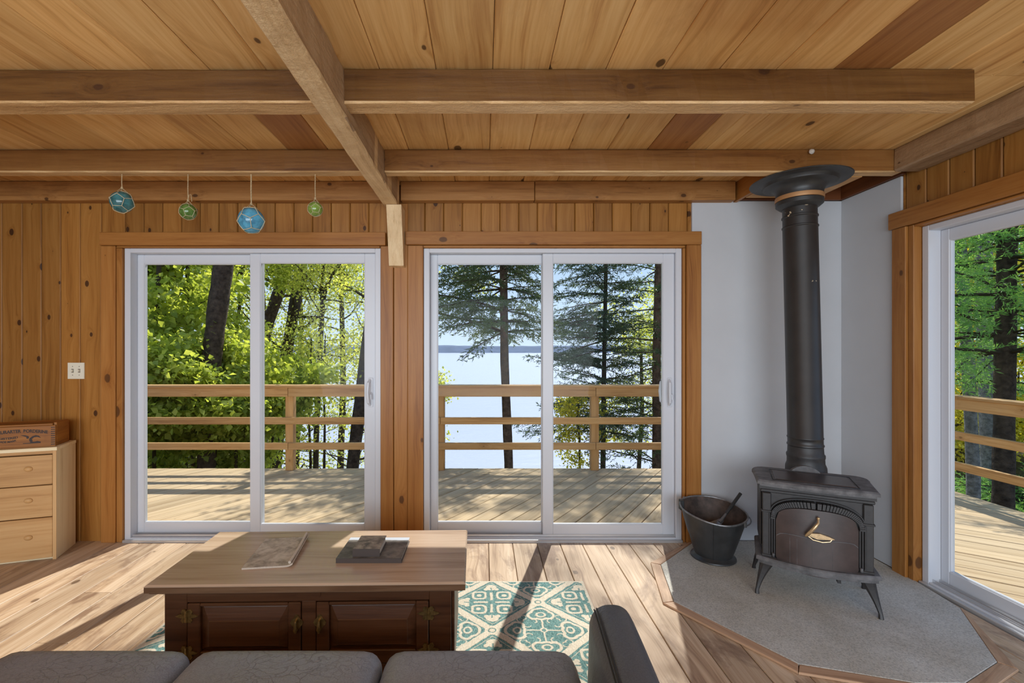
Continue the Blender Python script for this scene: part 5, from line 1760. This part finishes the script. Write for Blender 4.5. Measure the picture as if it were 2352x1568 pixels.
# ---- left door, right pane: slender trunks with small yellow-green leaves
Lf = dict(per=19, spread=0.20, size=0.062, sub=4)
broadleaf('leaning_tree', 'dark leaning tree with a forked trunk at the left of the right-hand pane', 'tree', line((668, 600), (612, 760), 14, 14, 0.02, down=3.0, seed=2), 0.20, 0.13, 'trunk_dark', 'leaf_yellow', 12, nb=18, blen=2.2, t0=0.4,
          extra_trunks=[([(wx(632, 14), 14, wz(700, 14)), (wx(638, 14), 14, wz(650, 14)), (wx(645, 14), 14, wz(560, 14))], 0.12, 0.07)], **Lf)
broadleaf('mossy_tree', 'mossy dark trunk left of centre in the left door', 'tree', line((694, 600), (650, 870), 12.5, 12.5, 0.02, down=2.5, seed=3), 0.17, 0.13, 'trunk_dark', 'leaf_yellow', 13, nb=16, blen=1.9, t0=0.4, **Lf)
broadleaf('slender_tree', 'slender dark tree forking high above the railing post', 'tree', line((742, 690), (728, 1000), 11, 11, 0.02, down=0.3, seed=4), 0.075, 0.05, 'trunk_dark', 'leaf_yellow', 14, nb=22, blen=1.5, t0=0.45,
          extra_trunks=[([(wx(741, 11), 11, wz(700, 11)), (wx(752, 11), 11, wz(650, 11)), (wx(790, 11), 11, wz(590, 11)), (wx(815, 11), 11.1, wz(550, 11))], 0.045, 0.025),
                        ([(wx(741, 11), 11, wz(710, 11)), (wx(738, 11), 11, wz(660, 11)), (wx(748, 11), 10.9, wz(600, 11)), (wx(756, 11), 10.9, wz(550, 11))], 0.05, 0.025)], **Lf)
broadleaf('tilted_tree', 'stout grey trunk tilted beside the handle of the left door', 'tree', line((856, 700), (808, 1060), 8.0, 8.0, 0.01, down=1.2, seed=5), 0.125, 0.085, 'trunk_dark', 'leaf_yellow', 15, nb=6, blen=0.9, t0=0.4, per=14, spread=0.16, size=0.062, sub=3)
for i, (x, x1, Y) in enumerate([(714, 712, 9.3), (746, 744, 9.6), (840, 846, 9.4)]):
    broadleaf('thin_sapling', ['thin bare stem left of the slender tree below the top rail', 'thin bare stem right of the slender tree below the top rail', 'thin stem right of the tilted trunk below the top rail'][i],
              'tree', line((x, 880), (x1, 1060), Y, Y, 0.02, down=1.0, seed=60 + i), 0.035, 0.012, 'trunk_dark', 'leaf_yellow', 70 + i, nb=10, blen=0.8, t0=0.4, per=14, spread=0.15, size=0.06, sub=2)
for i, (x, Y, top_, lab) in enumerate([
        (600, 15, 560, 'pale spring-green tree far behind the left door stile'), (690, 16, 600, 'pale spring-green tree in the distance above the railing post'),
        (780, 15, 600, 'pale spring-green tree in the distance right of the slender trunk'), (850, 14, 640, 'pale spring-green tree in the distance beside the door handle'),
        (520, 18, 520, 'tall pale tree far behind the thick trunk'), (440, 17, 500, 'tall pale tree far behind the maples')]):
    p = line((x + 5, top_), (x, 880), Y, Y, 0.08, down=2.0, seed=80 + i)
    broadleaf('pale_tree', lab, 'tree', p, 0.13, 0.03, 'trunk_dark', 'leaf_yellow', 90 + i, nb=28, blen=2.2, t0=0.12, per=17, spread=0.32, size=0.080, sub=3, group='pale trees near the water')

# ---- lake door: spruce trunk and a full spruce, birch twigs
conifer('spruce_tree', 'single straight spruce trunk in front of the open lake with boughs above', line((1155, 600), (1168, 1060), 8.0, 8.0, 0.008, down=4.5, seed=6), 0.090, 0.055, 'trunk_brown', 'needle_dark', 16,
        2.45, 4.9, 1.45, 1.2, step=0.17, per_whorl=7, droop=0.30, dens=1.0, bias=(-0.5, 0.0), blade=0.075, bw=0.016, skip=0.1, gap=0.12)
broadleaf('leaning_birch', 'yellow-green leafy boughs hanging beside the spruce trunk above the lake', 'tree', [(wx(930, 8.8), 8.8, -3.6), (wx(925, 8.8), 8.8, 0.5), (wx(940, 8.8), 8.8, 2.2), (wx(980, 8.6), 8.6, 3.4), (wx(1080, 8.6), 8.6, 4.2), (wx(1180, 8.6), 8.6, 4.5)], 0.07, 0.03, 'trunk_dark', 'leaf_yellow', 17,
          nb=16, blen=1.5, t0=0.55, per=16, spread=0.15, size=0.062, sub=3, lift=-0.10, flat=0.7)
conifer('full_spruce', 'slender spruce with full tiers of dark boughs behind the sliding panel of the lake door', line((1391, 640), (1385, 1070), 9.6, 9.6, 0.008, down=4.6, seed=7), 0.075, 0.02, 'trunk_dark', 'needle_blue', 18,
        0.35, 6.9, 1.35, 0.8, step=0.18, per_whorl=7, droop=0.22, dens=0.95, bias=(-0.45, 0.0), blade=0.080, bw=0.016, gap=0.05)
conifer('tall_spruce', 'taller spruce with stout trunk at the right edge of the lake door', line((1512, 600), (1510, 1060), 8.6, 8.6, 0.008, down=6.0, seed=8), 0.095, 0.06, 'trunk_brown', 'needle_dark', 19,
        -0.9, 8.6, 1.15, 1.25, step=0.30, per_whorl=6, droop=0.25, dens=0.85, blade=0.078, bw=0.016, skip=0.25, gap=0.12, bias=(0.1, 0.35))
broadleaf('gold_shrub', 'yellow leafed shrub by the water between the railing posts of the lake door', 'shrub', line((1330, 960), (1335, 1060), 9.5, 9.5, 0.03, down=0.3, seed=9), 0.03, 0.012, 'twig', 'leaf_gold', 20, nb=14, blen=0.7, t0=0.3, per=16, spread=0.12, size=0.06, sub=3)
broadleaf('green_shrub', 'small green shrub at the left edge of the lake view', 'shrub', line((985, 940), (980, 1060), 9.5, 9.5, 0.03, down=0.3, seed=10), 0.03, 0.012, 'twig', 'leaf_yellow', 21, nb=10, blen=0.5, t0=0.3, per=14, spread=0.10, size=0.06, sub=2)
for i, (x, Y, top_, lab) in enumerate([(1470, 15, 800, 'yellow-green tree by the shore between the two spruces'), (1580, 14, 740, 'yellow-green tree behind the tall spruce')]):
    broadleaf('shore_tree', lab, 'tree', line((x, top_), (x, 930), Y, Y, 0.06, down=0.8, seed=100 + i), 0.08, 0.03, 'trunk_dark', 'leaf_yellow', 110 + i, nb=24, blen=1.5, t0=0.15, per=20, spread=0.25, size=0.08, sub=3, group='yellow-green shore trees')

# ---- side door: hemlocks with stout trunks, golden trees behind
conifer('hemlock_tree', 'stout dark hemlock trunk seen through the side door', line((2315, 540), (2300, 1120), 5.9, 5.9, 0.01, down=2.5, seed=11), 0.115, 0.085, 'trunk_dark', 'needle_green', 22,
        1.7, 3.8, 1.5, 1.4, step=0.20, per_whorl=7, droop=0.28, dens=1.1, bias=(-0.55, -0.1), blade=0.070, bw=0.012)
conifer('feathery_hemlock', 'feathery bright green hemlock boughs at the left of the side door view', line((2205, 560), (2230, 1100), 7.6, 7.6, 0.02, down=2.5, seed=12), 0.10, 0.06, 'trunk_grey', 'needle_green', 23,
        1.5, 3.9, 1.5, 1.2, step=0.24, per_whorl=6, droop=0.25, dens=0.9, blade=0.072, bw=0.013, bias=(-0.3, -0.3))
conifer('shaded_hemlock', 'shaded hemlock with low boughs beyond the side railing', line((2420, 560), (2400, 1120), 8.2, 8.2, 0.02, down=2.5, seed=13), 0.12, 0.08, 'trunk_dark', 'needle_green', 24,
        -1.4, 0.7, 1.9, 1.4, step=0.26, per_whorl=6, droop=0.25, dens=0.8, blade=0.08, bw=0.015)
broadleaf('grey_birch', 'pale grey trunk behind the hemlock in the side door', 'tree', line((2262, 500), (2270, 960), 9.2, 9.2, 0.02, down=3.0, seed=14), 0.15, 0.12, 'trunk_grey', 'leaf_gold', 25, nb=12, blen=1.6, t0=0.5, per=16, spread=0.2, size=0.08, sub=3)
for i, (x, Y, lab) in enumerate([(2170, 12, 'golden leafed tree in the distance at the left of the side door'), (2260, 13, 'golden leafed tree in the distance behind the grey trunk'), (2370, 12, 'golden leafed tree in the distance right of the hemlock trunk'), (2080, 13, 'golden leafed tree hidden mostly by the side door jamb')]):
    broadleaf('golden_tree', lab, 'tree', line((x, 560), (x, 940), Y, Y, 0.08, down=1.5, seed=120 + i), 0.11, 0.03, 'trunk_dark', 'leaf_gold', 130 + i, nb=34, blen=1.9, t0=0.1, per=26, spread=0.30, size=0.10, sub=3, group='golden trees beyond the side deck')
